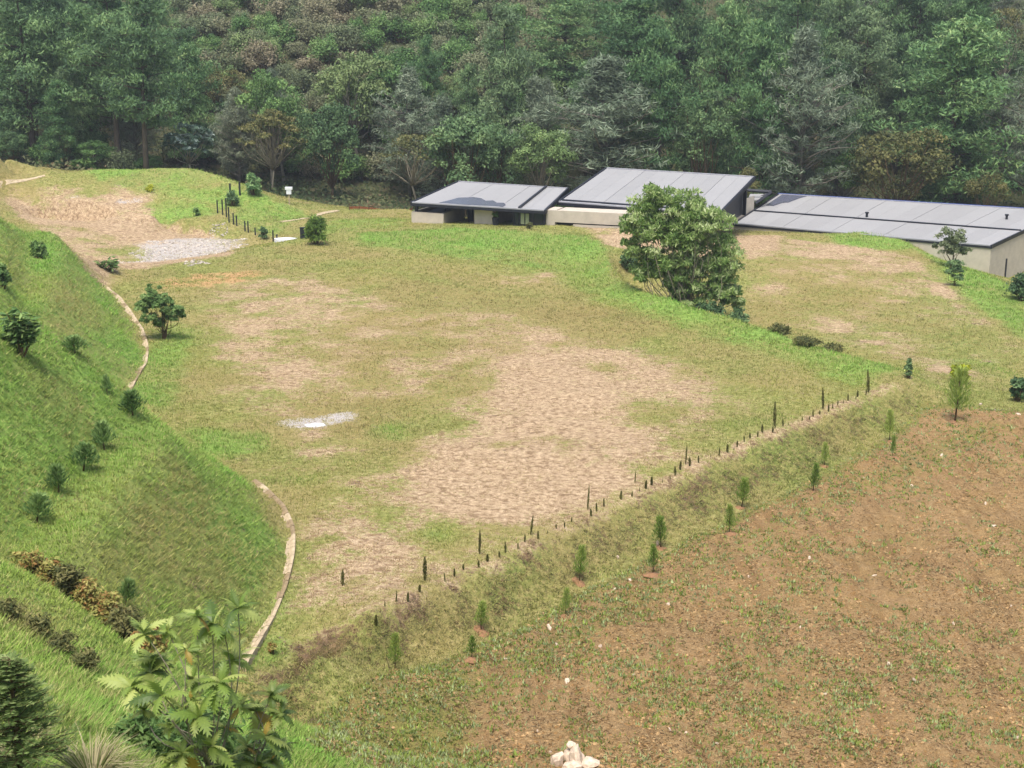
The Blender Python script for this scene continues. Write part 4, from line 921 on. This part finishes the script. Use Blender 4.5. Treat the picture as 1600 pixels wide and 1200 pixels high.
# the row of seedlings along the terrace edge
HP = resample(hedge[1:11][::-1], .74); r_ = random.Random(3)
sd = [cypress_proto(200 + k, .5, .06, F_CYP) for k in range(3)]
HP = [q for q in HP if r_.random() > .12]
for i, q in enumerate(HP):
    q = q + np.array((r_.uniform(-.15, .15), r_.uniform(-.2, .2))); stand('hedge_seedling', sd, i, gpt(*q), r_.uniform(.14, .5), .5, f'tiny dark seedling in the hedge row, {nth(i)} from the bottom left', 'tiny hedge seedlings along the terrace edge', 'seedling', wide=r_.uniform(.8, 1.5))
# other small plants
def shrub(px, py, h, wd, mat, label, cat='shrub', name='shrub', seed=1, n=14, per=60, l=.2, w=.1, group=None, dmin=14., leaf_px=None):
    p = T(px, py, dmin); H = height_at(p, h); R = wd / 2 * p[1] / F_; k = (leaf_px or 5) * p[1] / F_
    st_, fo = bush_proto(seed + px, H, R, mat, n, per, k, k * w / l); e = empty(name, tuple(p), label, cat, group); obj('stem', st_, e); obj('foliage', fo, e); return e
bench = [(208, 652, 36, 36), (163, 704, 40, 38), (130, 736, 40, 40), (92, 772, 42, 30), (58, 820, 42, 44), (168, 618, 28, 18), (196, 948, 44, 34), (118, 556, 26, 34)]
names_b = ['top of the row on the bench', 'second from the top of the row on the bench', 'third from the top of the row on the bench', 'fourth from the top of the row on the bench', 'lowest of the row on the bench', 'on the crest above the row', 'on the near slope beside the foreground tree', 'low on the crest below the big leaved bush']
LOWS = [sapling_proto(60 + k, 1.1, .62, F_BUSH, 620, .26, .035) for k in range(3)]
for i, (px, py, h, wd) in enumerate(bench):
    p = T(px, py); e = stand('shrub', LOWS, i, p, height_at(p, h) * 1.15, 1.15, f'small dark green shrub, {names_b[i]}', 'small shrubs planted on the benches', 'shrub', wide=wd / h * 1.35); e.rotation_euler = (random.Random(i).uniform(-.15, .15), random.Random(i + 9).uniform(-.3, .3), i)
shrub(6, 450, 40, 22, F_BUSH, 'small dark shrub at the left edge above the big leaved bush', seed=3, leaf_px=8); shrub(62, 404, 28, 24, F_MID, 'small green shrub on the upper bench near the left edge', seed=4, leaf_px=7)
def big_leaf(px, py, h, wd, mat, label, leaf=22, n=150, name='leafy_bush', seed=1, droop=.3):
    p = T(px, py); H = height_at(p, h); R = wd / 2 * p[1] / F_; r = np.random.default_rng(seed); tb = MB(); k = leaf * p[1] / F_
    C_ = []; Ax = []
    for i in range(9):
        a = r.uniform(0, 6.28); tip = np.array((math.cos(a) * R * r.uniform(.1, .75), math.sin(a) * R * r.uniform(.1, .75), H * r.uniform(.45, .9))); tb.tube(limb((0, 0, -.1), tip, .05, .015, .1, r)[0], np.linspace(.05, .015, 5), 5)
        for t in r.uniform(.45, 1.0, n // 9):
            b = r.uniform(0, 6.28); d = np.array((math.cos(b), math.sin(b), r.uniform(-.2, .8) - droop)); C_.append(tip * t + d * k * .5); Ax.append(d)
    C_ = np.array(C_); Ax = np.array(Ax); nn = nrm(np.array((0, 0, 1.)) + r.normal(size=C_.shape) * .35); m = len(C_)
    v, f, t = leaves(C_, Ax, nn, k * r.uniform(.7, 1.2, m), k * .32 * r.uniform(.8, 1.2, m), r.random(m), .12)
    e = empty(name, tuple(p), label, 'bush'); obj('stem', tb.mesh('stem', B_BROWN, True), e); obj('foliage', mesh_np('foliage', v, f, mat, {'tint': t}), e); return e
big_leaf(34, 560, 84, 64, F_BUSH, 'dark bush with large glossy leaves on the left slope', 20, 450, seed=2)
big_leaf(172, 424, 24, 52, F_MID, 'low bush with long pale leaves at the far end of the drain', 12, 160, seed=3, droop=.5)
# round tree beside the far drain
def px_tree(name, base, d, blobs, mat, bk, label, per, lpx, ratio, droop, seed, stems=6, up=.35, r0=.10, depth=1.0, cat='tree', sparse=1.0, tint_c=.5):
    """blobs: crown lobes as seen: (px, py, rx, ry, clumps)"""
    r = np.random.default_rng(seed); base = np.asarray(base); u = d / F_; cl = []; tb = MB(); tips = []
    for px, py, rx, ry, n in blobs:
        for i in range(n):
            q = rdir(r, 1)[0] * r.uniform(.35, 1.0); c = D(px + q[0] * rx, py - q[2] * ry, d) + np.array((0, q[1] * rx * u * depth, 0)); s = .46 * min(rx, ry) * u * r.uniform(.7, 1.25)
            cl.append((c - base, (s, s, s * .75)))
            if i % stems == 0: tips.append(c - base)
    for c in tips:
        k = r.uniform(.12, .35); f = np.array((c[0] * k * .5, c[1] * k * .5, c[2] * k)); tb.tube(limb((r.normal() * r0, r.normal() * r0, -.4), f, r0, r0 * .6, .05, r)[0], np.linspace(r0, r0 * .6, 5), 5); tb.tube(limb(f, c, r0 * .55, .015, .12 * np.linalg.norm(c), r)[0], np.linspace(r0 * .55, .015, 5), 4)
    e = empty(name, tuple(base), label, cat); obj('trunk', tb.mesh('trunk', bk, True), e)
    obj('crown', clump_crown('crown', mat, cl, per, lpx * u, lpx * u * ratio, seed, .6, up, droop, .35, tint_c), e); return e
b = T(258, 530, 60); px_tree('round_tree', b, b[1], [(245, 465, 30, 15, 22), (228, 480, 18, 12, 12), (268, 487, 24, 14, 16), (250, 496, 34, 14, 20), (240, 452, 16, 7, 7)], F_BUSH, B_BROWN, 'small round dark green tree standing beside the far drain', 110, 6, .4, .1, 5, r0=.05)
# big drooping tree at the terrace edge
bd = G(1078, 478, .15)[1] + 4.5; bx = (1078 - 800) / F_ * bd; b = gpt(bx, bd)
F_BIG = foliage('drooping_leaves', [(0, (66, 92, 46)), (.4, (108, 138, 70)), (.75, (150, 172, 102)), (1, (192, 202, 150))], .4, .4)
px_tree('drooping_tree', b, bd, [(1022, 318, 38, 30, 31), (1012, 352, 40, 28, 28), (1078, 330, 42, 28, 31), (1105, 362, 42, 34, 37), (1130, 400, 30, 32, 25), (1060, 370, 42, 30, 28), (988, 388, 20, 24, 10), (1128, 448, 30, 32, 28), (1085, 458, 38, 22, 25), (1050, 428, 30, 22, 11), (1010, 432, 22, 20, 8), (1145, 470, 16, 18, 11), (1045, 395, 40, 28, 19), (1085, 405, 36, 30, 19), (1000, 365, 26, 24, 13), (1105, 425, 36, 24, 16), (1025, 418, 34, 26, 17), (1060, 440, 40, 22, 19), (1000, 405, 24, 22, 11)],
        F_BIG, B_PALE, 'large tree with drooping pale green leaves at the terrace edge before the house', 90, 8.5, .30, .75, 9, up=.2, r0=.09, stems=5)
shrub(983, 424, 36, 28, F_DARK, 'dark round shrub left of the large drooping tree', seed=11, leaf_px=5, n=16, per=80)
for px, py, h, wd, lb in ((1052, 470, 44, 50, 'dark shrub under the left side of the large drooping tree'), (1098, 482, 40, 46, 'dark shrub under the middle of the large drooping tree'), (1142, 494, 38, 40, 'dark shrub under the right side of the large drooping tree')):
    p = G(px, py, 0); q = gpt(p[0] + 1.0, p[1] + 2.6); st_, fo = bush_proto(px, 3.0, wd / 2 * q[1] / F_, F_DARK, 16, 80, .34, .16); e = empty('shrub', tuple(q), lb, 'shrub'); obj('stem', st_, e); obj('foliage', fo, e)
for i, (px, py, h, wd) in enumerate(((1217, 522, 26, 34), (1262, 540, 22, 46), (1300, 548, 16, 34))):
    shrub(px, py, h * .55, wd, F_OLIVE, f'dry olive weed clump behind the terrace crest, {ORD[i]} right of the large drooping tree', 'shrub', 'dry_shrub', i + 5, 10, 60, .2, .08, leaf_px=6)
# far right
b = D(1488, 404, 152); b = gpt(b[0], b[1]); px_tree('small_tree', b, b[1], [(1490, 372, 24, 18, 24), (1485, 388, 27, 12, 20), (1508, 392, 14, 9, 8)], F_SCRUB, B_BROWN, 'small round grey green tree in front of the right wing', 60, 5, .4, .1, 7, r0=.07)
b = T(1492, 446, 100); px_tree('small_tree', b, b[1], [(1490, 418, 17, 13, 18), (1492, 430, 15, 9, 10)], F_DARK, B_BROWN, 'smaller dark tree on the right slope below the grey green tree', 50, 5, .4, .1, 8, r0=.05)
shrub(1597, 470, 42, 50, F_DARK, 'dark bush at the right edge by the house wall', seed=6, leaf_px=6, n=16, dmin=100)
shrub(1324, 362, 14, 7, F_DARK, 'tiny dark conifer on the far lawn crest', seed=7, leaf_px=3, n=8, dmin=100); shrub(1390, 362, 20, 10, F_MID, 'tiny pale sapling on the bright green crest by the right roof', seed=8, leaf_px=3, n=8, dmin=100)
shrub(1590, 628, 48, 24, F_DARK, 'dark upright shrub at the right edge above the field', seed=9, leaf_px=8, n=14, dmin=50)
shrub(1418, 592, 0 + 40, 12, F_DARK, 'dark leafy seedling on a thin stem at the end of the hedge row', seed=10, leaf_px=7, n=6, dmin=50)
shrub(1500, 598, 34, 30, F_YEL, 'bright yellow green shrub behind the tallest young pine', seed=12, leaf_px=7, n=10, dmin=50)
shrub(425, 1022, 22, 14, F_RUST, 'tiny brown sapling beside the near drain', seed=13, leaf_px=7, n=5)
shrub(828, 358, 11, 10, F_OLIVE, 'tiny olive plant on the crest before the glazed room', seed=14, leaf_px=3, n=6, dmin=120)
# on and around the green mound
shrub(396, 306, 34, 24, F_PINEB, 'dense little conifer on the right side of the mound', seed=15, leaf_px=5, n=16, dmin=120, cat='conifer', name='conifer'); shrub(364, 322, 22, 22, F_DARK, 'low dark conifer beside the fence on the mound', seed=16, leaf_px=4, n=12, dmin=120, cat='conifer', name='conifer')
shrub(234, 300, 12, 12, F_YEL, 'tiny yellow green shrub on the mound', seed=17, leaf_px=3, n=6, dmin=120); shrub(411, 374, 22, 16, F_DARK, 'slim dark shrub beside the lower end of the fence', seed=18, leaf_px=4, n=8, dmin=120)
shrub(308, 337, 14, 12, F_BUSH, 'tiny dark shrub on the mound left of the fence', seed=19, leaf_px=3, n=6, dmin=120); shrub(132, 266, 16, 40, F_MID, 'rounded green bush on the skyline of the mound', seed=20, leaf_px=5, n=12, dmin=120)
shrub(494, 382, 46, 32, F_SAP, 'bright green bushy young pine near the white slab', seed=21, leaf_px=9, n=18, per=90, w=.04, dmin=100, cat='conifer', name='conifer')

# ------------------------------------------------------------------ fence on the mound
M_POST = simple('black_post_paint', (34, 40, 42), .6, .2)
posts = [(340, 333, 20), (348, 336, 24), (354, 340, 30), (358, 348, 24), (365, 351, 18), (370, 353, 16), (383, 362, 16), (388, 364, 18), (399, 368, 12), (427, 378, 18), (433, 378, 12)]
p0 = T(posts[0][0], posts[0][1], 120); fence = empty('fence', tuple(p0), 'fence of black posts and wires running down the mound', 'fence'); tops = []
for px, py, h in posts:
    p = T(px, py, 120) - p0; H = h * (p[1] + p0[1]) / F_; tops.append((p, H)); MB().box(p + np.array((0, 0, H / 2 - .2)), (.07, .07, H / 2 + .2)).build('post', M_POST, fence)
for f in (.35, .75): MB().tube([p + np.array((0, 0, h * f)) for p, h in tops], .012, 4).build('wire', M_POST, fence)
for i, (px, py, h) in enumerate(((360, 306, 18), (375, 306, 20))):
    p = T(px, py, 120); H = h * p[1] / F_; tag(MB().box((0, 0, H / 2 - .2), (.10, .10, H / 2 + .2)).box((0, 0, H + .02), (.12, .12, .03)).build('post', M_POST, loc=tuple(p)), ['lone black post left of the little conifer on the mound', 'lone black post touching the little conifer on the mound'][i], 'post', 'lone posts on the mound')
# white slab, black box, white lamp post, orange mesh
p = T(446, 376, 120); mm = MB(); ring = [(1.25 * math.cos(a) * (1 + .12 * math.sin(3 * a)), .95 * math.sin(a)) for a in np.linspace(0, 6.283, 17)[:-1]]
mm.prism([(x, y, -.2) for x, y in ring], [(x, y, .22) for x, y in ring]); tag(mm.build('slab', M_WHITE, loc=tuple(p)), 'white slab lying on the grass at the foot of the fence', 'slab')
p = T(474, 373, 120); tag(MB().box((0, 0, .5), (.32, .22, .7)).box((0, 0, 1.23), (.36, .26, .03)).build('meter_box', M_POST, loc=tuple(p)), 'black upright box left of the bright green young pine', 'box')
p = D(452, 314, 178); p = gpt(p[0], p[1]); lp = empty('lamp_post', tuple(p), 'white headed post at the edge of the wood behind the mound', 'lamp post'); MB().tube([(0, 0, -.3), (0, 0, 1.9)], .09, 6).build('pole', M_CONC, lp); MB().box((0, 0, 1.6), (.3, .2, .28)).box((0, 0, 2.05), (.45, .25, .16)).build('lamp_head', M_WHITE, lp)
M_ORANGE = simple('orange_mesh', (176, 104, 72), .7, .2, 5); a = T(546, 328, 150); b = T(645, 329, 150); fm = empty('mesh_fence', tuple(a), 'low orange safety mesh along the wood left of the house', 'fence'); dv = b - a
for k in range(8): q = dv * k / 7; q[2] = float(ground_z(a[0] + q[0], a[1] + q[1])) - a[2]; MB().box(q + np.array((0, 0, .35)), (.05, .05, .5)).build('post', B_BROWN, fm)
mm = MB()
for k in range(7):
    q0, q1 = dv * (k + .02) / 7, dv * (k + .98) / 7; zz = [float(ground_z(a[0] + q[0], a[1] + q[1])) - a[2] for q in (q0, q1)]
    R = [np.array((q0[0], q0[1] - .07, zz[0] + .1)), np.array((q1[0], q1[1] - .07, zz[1] + .1)), np.array((q1[0], q1[1] - .05, zz[1] + .1)), np.array((q0[0], q0[1] - .05, zz[0] + .1))]
    MB().prism(R, [p + np.array((0, 0, .32)) for p in R]).build('mesh_panel', M_ORANGE, fm)
# pot by the house
p = gpt(*(A.p(.625, .05)[:2])); pot = empty('potted_plant', tuple(p), 'dark pot with a small plant beside the pale house wall', 'potted plant'); MB().prism([(.3 * math.cos(t), .3 * math.sin(t), 0) for t in np.linspace(0, 6.28, 9)[:-1]], [(.42 * math.cos(t), .42 * math.sin(t), .9) for t in np.linspace(0, 6.28, 9)[:-1]]).build('pot', M_DARK, pot)
st_, fo = bush_proto(77, .9, .4, F_MID, 6, 30, .25, .1); obj('foliage', fo, pot, (0, 0, .8))

# ------------------------------------------------------------------ stones
def rock_mesh(seed, sub=2):
    import bmesh
    r = random.Random(seed); bm = bmesh.new(); bmesh.ops.create_icosphere(bm, subdivisions=sub, radius=1.0)
    ax = [Vector((r.gauss(0, 1), r.gauss(0, 1), r.gauss(0, 1))).normalized() for _ in range(7)]
    for v in bm.verts:
        k = 1.0
        for a in ax:
            t = v.co.normalized().dot(a)
            if t > .55: k = min(k, .62 / t)
        v.co *= k * r.uniform(.93, 1.07)
    me = bpy.data.meshes.new('rock'); bm.to_mesh(me); bm.free(); me.materials.append(M_ROCK); return me
def rubble():
    r = np.random.default_rng(4); poly = [T(*q) for q in [(222, 386), (252, 376), (350, 369), (370, 382), (300, 400), (228, 410)]]; n = 5200; xs = [p[0] for p in poly]; ys = [p[1] for p in poly]
    x = r.uniform(min(xs) - 2, max(xs) + 2, n); y = r.uniform(min(ys) - 3, max(ys) + 3, n); k = samp(WHITE, x, y) + 1.3 * (vnoise(x * .5, y, 1.6, 61) - .5) > .42; x, y = x[k], y[k]; n = len(x); P = np.stack([x, y, ground_z(x, y)], 1)
    O = np.array([(1, 0, 0), (0, 1, 0), (-1, 0, 0), (0, -1, 0), (0, 0, 1)], float); s = r.uniform(.04, .2, n)[:, None, None]; V = P[:, None] + O[None] * s * r.uniform(.5, 1.5, (n, 5, 1)) * np.array((1, 1, .6)); b = (np.arange(n) * 5)[:, None, None]
    m = N('rubble_stone', .1); c = np.array(lin((184, 174, 162))) * r.uniform(.5, 1.15, (n, 1))
    tag(obj('rubble', mesh_np('rubble', V.reshape(-1, 3), (np.array([(0, 1, 4), (1, 2, 4), (2, 3, 4), (3, 0, 4)])[None] + b).reshape(-1, 3), m.done(m.attr('col', True), .9), {'col': np.repeat(c, 5, 0)})), 'pale rubble spread on the bare ground left of the fence', 'rubble', None, 'stuff')
rubble()
M_ROCK = simple('pale_stone', (200, 180, 158), .95, .28, 3, 1.0)
ROCKS = [rock_mesh(k, 1) for k in range(6)]
rock_px = [(1027, 853, 12), (984, 912, 10), (1044, 945, 8), (858, 985, 12), (870, 1008, 12), (938, 1012, 10), (886, 1065, 13), (988, 1058, 9), (1265, 873, 10), (840, 1147, 9), (860, 1176, 8), (1047, 1147, 10), (1072, 1148, 7), (1120, 1165, 9), (1288, 1086, 7), (1388, 1042, 8), (1428, 1066, 9), (1490, 976, 9), (1580, 946, 7), (1552, 822, 9), (1332, 785, 6), (1350, 746, 7), (1424, 760, 8), (1471, 714, 6), (1484, 697, 6), (1532, 633, 8), (1590, 650, 8), (1555, 642, 5), (1540, 788, 8), (1590, 1155, 8), (1170, 905, 7), (1366, 902, 8), (1250, 980, 6), (965, 873, 8), (790, 1032, 7), (960, 925, 6)]
for i, (px, py, s) in enumerate(sorted(rock_px)):
    p = T(px, py, 36); p[2] += float(relief(p[0], p[1])); k = s * p[1] / F_ * .48
    o = obj('stone', ROCKS[i % 6], None, tuple(p + np.array((0, 0, k * .15))), (i * .7, i * 1.3, i), (k * (1.1 + .5 * (i % 3)), k, k * .6)); tag(o, f'small white stone on the tilled field, {nth(i)} stone from the left', 'stone', 'white stones scattered on the field')
# heap of pale boulders at the lower edge
c0 = T(895, 1196, 36)
for i, (dx, dy, dz, s) in enumerate(((-.05, .35, .55, .20), (-.55, -.05, .12, .42), (.1, 0, .25, .48), (.55, -.15, .1, .38), (.1, .2, .05, .5), (-.1, -.5, .1, .42))):
    o = obj('boulder', rock_mesh(40 + i, 2), None, tuple(c0 + np.array((dx, dy, dz))), (i, i * 2.1, i * .6), (s * 1.15, s, s * .72))
    tag(o, ['small pale boulder topping the heap at the bottom edge', 'pale boulder at the left end of the heap at the bottom edge', 'pale boulder in the middle of the heap at the bottom edge', 'pale boulder at the right end of the heap at the bottom edge', 'pale boulder at the back of the heap at the bottom edge', 'pale boulder at the front of the heap at the bottom edge'][i], 'boulder', 'heap of pale boulders')
# white sheet on the terrace
p = T(492, 666, 50); mm = MB(); ring = [(.55 * math.cos(a) * (1 + .25 * math.sin(2 * a + 1)), .4 * math.sin(a) * (1 + .2 * math.cos(3 * a))) for a in np.linspace(0, 6.283, 19)[:-1]]
mm.prism([(x, y, -.05) for x, y in ring], [(x * .9, y * .9, .07 + .03 * math.sin(5 * x)) for x, y in ring]); tag(mm.build('plastic_sheet', M_WHITE, loc=tuple(p)), 'crumpled white sheet on the grey patch of the terrace', 'sheet')

# ------------------------------------------------------------------ foreground plants on the viewer's slope
def lobed_leaf(seed, L=1.0):
    """deeply lobed leaf, arched along the midrib"""
    r = random.Random(seed); n = 9; V = []; Fq = []
    def bendz(t, y): return .10 * math.sin(t * 2.2) - .28 * t * t - .25 * abs(y)
    mid = [(t * L, 0.0, bendz(t, 0)) for t in np.linspace(0, 1, n)]; V += mid
    for s in (-1, 1):
        for i in range(n - 1):
            t0, t1 = i / (n - 1), (i + 1) / (n - 1); w = .25 * math.sin(min(1, (t0 + .18) * .9) * math.pi) ** .8 * r.uniform(.85, 1.15) + .02
            tipx = t1 + .06; ti = len(V); V.append((tipx * L, s * w * L, bendz(tipx, w) * L)); ri = len(V); V.append(((t0 + .02) * L, s * w * .40 * L, bendz(t0, w * .4) * L))
            Fq.append((i, i + 1, ti, ri) if s > 0 else (i, ri, ti, i + 1))
    me = bpy.data.meshes.new('leaf'); me.from_pydata(V, [], Fq); me.update(); return me
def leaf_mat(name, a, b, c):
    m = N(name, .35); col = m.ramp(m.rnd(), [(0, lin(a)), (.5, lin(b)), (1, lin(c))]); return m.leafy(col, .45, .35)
M_LEAF, M_LEAFD, M_LEAFY = leaf_mat('lobed_leaf', (112, 136, 60), (148, 166, 80), (186, 192, 116)), leaf_mat('lobed_leaf_dark', (84, 106, 50), (114, 134, 64), (146, 156, 86)), leaf_mat('yellowed_leaf', (150, 118, 58), (190, 166, 70), (134, 112, 60))  # second one is a darker green, for random leaves and the darker shrub
def leafset(mat, n, s0):
    out = []
    for i in range(n): me = lobed_leaf(s0 + i); me.materials.append(mat); out.append(me)
    return out
LV, LVD, LVY = leafset(M_LEAF, 3, 1), leafset(M_LEAFD, 3, 5), leafset(M_LEAFY, 1, 9)
def lobed_tree(base_px, d, ros, label, sets, size, seed, name='lobed_leaf_tree'):
    r = np.random.default_rng(seed); b = D(*base_px, d); b = gpt(b[0], b[1]); e = empty(name, tuple(b), label, 'tree'); cnt = 0
    trunk = MB(); fork = D(base_px[0], base_px[1] - 60, d) - b; trunk.tube(limb((0, 0, -.3), fork, .07, .05, .1, r)[0], np.linspace(.07, .05, 5), 6); trunk.build('trunk', B_GREY, e, True)
    for px, py, dd in ros:
        c = D(px, py, d + dd) - b; br = MB(); pts, rr_ = limb(fork * r.uniform(.5, 1.2), c, .016, .008, .16, r, 7); br.tube(pts, rr_, 5); br.build('branch', B_PALE if r.random() < .6 else B_GREY, e, True); axis = nrm(pts[-1] - pts[-2] + np.array((0, 0, .8)))
        k = r.integers(9, 14); rs = r.uniform(.62, 1.2); tilt = nrm(axis + r.normal(size=3) * .6)
        for j in range(k):
            a = j * 2.4 + r.uniform(-.5, .5); el = -.85 + 1.9 * (j / k) + r.normal() * .22; x = nrm(np.array((math.cos(a) * math.cos(el), math.sin(a) * math.cos(el), math.sin(el))) + tilt * .3)
            y = nrm(np.cross((0, 0, 1.), x) + r.normal(size=3) * .25); y = nrm(y - x * np.dot(x, y)); z = np.cross(x, y); s = size * rs * r.uniform(.6, 1.2) * (1.1 - .45 * j / k)
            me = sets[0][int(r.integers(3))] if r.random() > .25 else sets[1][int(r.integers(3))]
            if r.random() < (.12 if j < 3 else .02): me = LVY[0]
            o = obj('leaf', me, e); M = Matrix.Identity(4)
            for q in range(3): M[q][0], M[q][1], M[q][2], M[q][3] = x[q] * s, y[q] * s, z[q] * s, c[q] + r.normal() * .01
            o.matrix_local = M; cnt += 1
    return e
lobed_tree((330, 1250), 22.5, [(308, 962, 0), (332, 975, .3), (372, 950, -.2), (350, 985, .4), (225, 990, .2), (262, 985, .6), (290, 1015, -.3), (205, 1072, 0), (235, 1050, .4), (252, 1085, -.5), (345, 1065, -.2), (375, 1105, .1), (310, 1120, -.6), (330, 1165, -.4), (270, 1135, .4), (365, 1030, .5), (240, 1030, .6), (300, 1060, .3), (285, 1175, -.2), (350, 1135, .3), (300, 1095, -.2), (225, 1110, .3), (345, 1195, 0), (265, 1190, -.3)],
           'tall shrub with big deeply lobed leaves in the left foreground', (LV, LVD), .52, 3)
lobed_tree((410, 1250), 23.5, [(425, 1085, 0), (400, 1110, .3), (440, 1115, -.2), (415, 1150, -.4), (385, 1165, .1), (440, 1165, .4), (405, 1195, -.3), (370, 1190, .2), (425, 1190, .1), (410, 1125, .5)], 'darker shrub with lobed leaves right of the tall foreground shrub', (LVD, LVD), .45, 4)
# young conifer in the lower left corner
def spray_conifer(base_px, d, H, R, seed, label):
    r = np.random.default_rng(seed); b = D(*base_px, d); b = gpt(b[0], b[1]); e = empty('young_conifer', tuple(b), label, 'conifer'); tb = MB(); C_ = []; Ax = []; Nn = []
    tb.tube([(0, 0, -.2), (0, 0, H)], [.07, .01], 6)
    for t in np.linspace(.05, .98, 30):
        for j in range(6):
            a = r.uniform(0, 6.283); L = R * (1 - t) ** .8 * r.uniform(.7, 1.15) + .12; p0 = np.array((0, 0, H * t)); tip = p0 + np.array((math.cos(a) * L, math.sin(a) * L, L * .25)); pts, rr_ = limb(p0, tip, .009, .004, .04, r, 5); tb.tube(pts, rr_, 4)
            for q in np.linspace(.15, 1, 16):
                c = p0 + (tip - p0) * q; dirn = nrm(tip - p0)
                for s in (-1, 1):
                    side = nrm(np.cross(dirn, (0, 0, 1.))) * s; ax = nrm(dirn * .6 + side * r.uniform(.4, 1) + np.array((0, 0, r.uniform(-.1, .35)))); C_.append(c + ax * .06); Ax.append(ax); Nn.append((0, 0, 1.) + r.normal(size=3) * .4)
    C_ = np.array(C_); k = len(C_); v, f, t = leaves(C_, np.array(Ax), nrm(np.array(Nn)), r.uniform(.08, .18, k), r.uniform(.02, .04, k), np.clip(C_[:, 2] / H * .4 + r.random(k) * .6, 0, 1))
    obj('trunk', tb.mesh('trunk', B_BROWN, True), e); obj('foliage', mesh_np('foliage', v, f, F_CON, {'tint': t}), e)
F_CON = foliage('blue_green_sprays', [(0, (92, 114, 66)), (.5, (126, 146, 86)), (1, (172, 184, 124))], .75, .45)
spray_conifer((40, 1290), 20.5, 2.0, .85, 5, 'young blue green conifer in the lower left corner')
# dry tussocks
def tussock(px, py, d, H, n, label, seed):
    b = D(px, py, d); b = gpt(b[0], b[1]); r = np.random.default_rng(seed); V = []; Fq = []; K = []
    for i in range(n):
        a = r.uniform(0, 6.283); o = np.array((math.cos(a), math.sin(a), 0)); s = np.array((-o[1], o[0], 0)); h = H * r.uniform(.6, 1.1); rch = h * r.uniform(.3, 1.0); w = r.uniform(.012, .024); col = (np.array(lin((176, 166, 128))) if r.random() < .6 else np.array(lin((116, 128, 70)))) * r.uniform(.7, 1.15); n0 = len(V)
        for t in (0, .35, .7, 1.0):
            c = o * (.08 + rch * t ** 1.5) + np.array((0, 0, h * (1.35 * t - .75 * t * t) - .05)); ww = w * (1 - t * .9); V += [c - s * ww, c + s * ww]; K += [col, col]
        Fq += [(n0 + 2 * j, n0 + 2 * j + 1, n0 + 2 * j + 3, n0 + 2 * j + 2) for j in range(3)]
    tag(obj('grass_tussock', mesh_np('grass_tussock', V, np.array(Fq), M_GRASS, {'col': np.array(K)}), None, tuple(b)), label, 'tussock', 'dry tussocks in the foreground')
tussock(140, 1165, 21, 1.15, 520, 'large dry grass tussock between the corner conifer and the lobed leaf shrub', 1); tussock(185, 1200, 21.5, .85, 300, 'small dry grass tussock right below the large one', 2); tussock(5, 1090, 22, .6, 160, 'dry grass tussock at the left edge above the corner conifer', 3)
shrub(215, 1180, 70, 90, F_MID, 'leafy green weed patch at the bottom edge under the lobed leaf shrub', 'shrub', 'weed_clump', 31, 18, 60, .2, .07, leaf_px=20)
# rusty shrubs along the gully
for i, (px, py, h, wd) in enumerate(((4, 885, 66, 50), (40, 905, 56, 44), (72, 940, 70, 56), (104, 975, 66, 54), (134, 1005, 66, 56), (165, 1030, 56, 60), (205, 1060, 44, 56))):
    p = D(px, py, 40.5 - i * .5); p = gpt(p[0], p[1] + 2.2); k = 8 * p[1] / F_
    st_, fo = bush_proto(300 + i, h * p[1] / F_ * 1.15, wd / 2 * p[1] / F_ * 1.0, F_RUST if i % 3 != 2 else F_OLIVE, 16, 90, k, k * .5); e = empty('rusty_shrub', tuple(p), f'rust brown shrub in the gully line, {ORD[i]} from the left edge', 'shrub', 'rust brown shrubs along the gully'); obj('stem', st_, e); obj('foliage', fo, e)

for i, (px, py) in enumerate(((18, 968), (58, 992), (98, 1022), (132, 1050))):
    shrub(px, py, 34, 50, F_OLIVE, f'olive weed clump on the near slope below the rust brown shrubs, {ORD[i]} from the left', 'shrub', 'weed_clump', 400 + i, 10, 50, .2, .06, 'olive weed clumps on the near slope', leaf_px=11)
for i, (px, py, d, h) in enumerate(((45, 1070, 25, .55), (105, 1085, 24.5, .6), (175, 1110, 24, .6), (230, 1150, 23.5, .55))):
    tussock(px, py, d, h, 150, f'smaller straw coloured tussock on the near slope, {ORD[i]} from the left', 20 + i)

shrub(300, 1215, 120, 150, F_MID, 'leafy mass of green weeds behind the stems of the lobed leaf shrub', 'shrub', 'weed_clump', 51, 26, 90, .2, .06, leaf_px=22)
shrub(395, 1220, 70, 90, F_BUSH, 'dark leafy weeds under the darker lobed leaf shrub', 'shrub', 'weed_clump', 52, 18, 70, .2, .06, leaf_px=20)

# ------------------------------------------------------------------ the air between the viewer and the hill
hm = bpy.data.materials.new('haze_air'); hm.use_nodes = True; ht = hm.node_tree
for q in list(ht.nodes):
    if q.type != 'OUTPUT_MATERIAL': ht.nodes.remove(q)
pv = ht.nodes.new('ShaderNodeVolumePrincipled'); pv.inputs['Color'].default_value = (.86, .92, 1.0, 1); pv.inputs['Density'].default_value = 0.00024; pv.inputs['Anisotropy'].default_value = 0.2
ht.links.new(pv.outputs[0], [q for q in ht.nodes if q.type == 'OUTPUT_MATERIAL'][0].inputs['Volume'])
tag(MB().prism([(-640, -560, -60), (660, -560, -60), (660, 780, -60), (-640, 780, -60)], [(-640, -560, 135), (660, -560, 135), (660, 780, 135), (-640, 780, 135)]).build('haze', hm), 'thin pale haze in the air of the valley', 'haze', None, 'stuff')
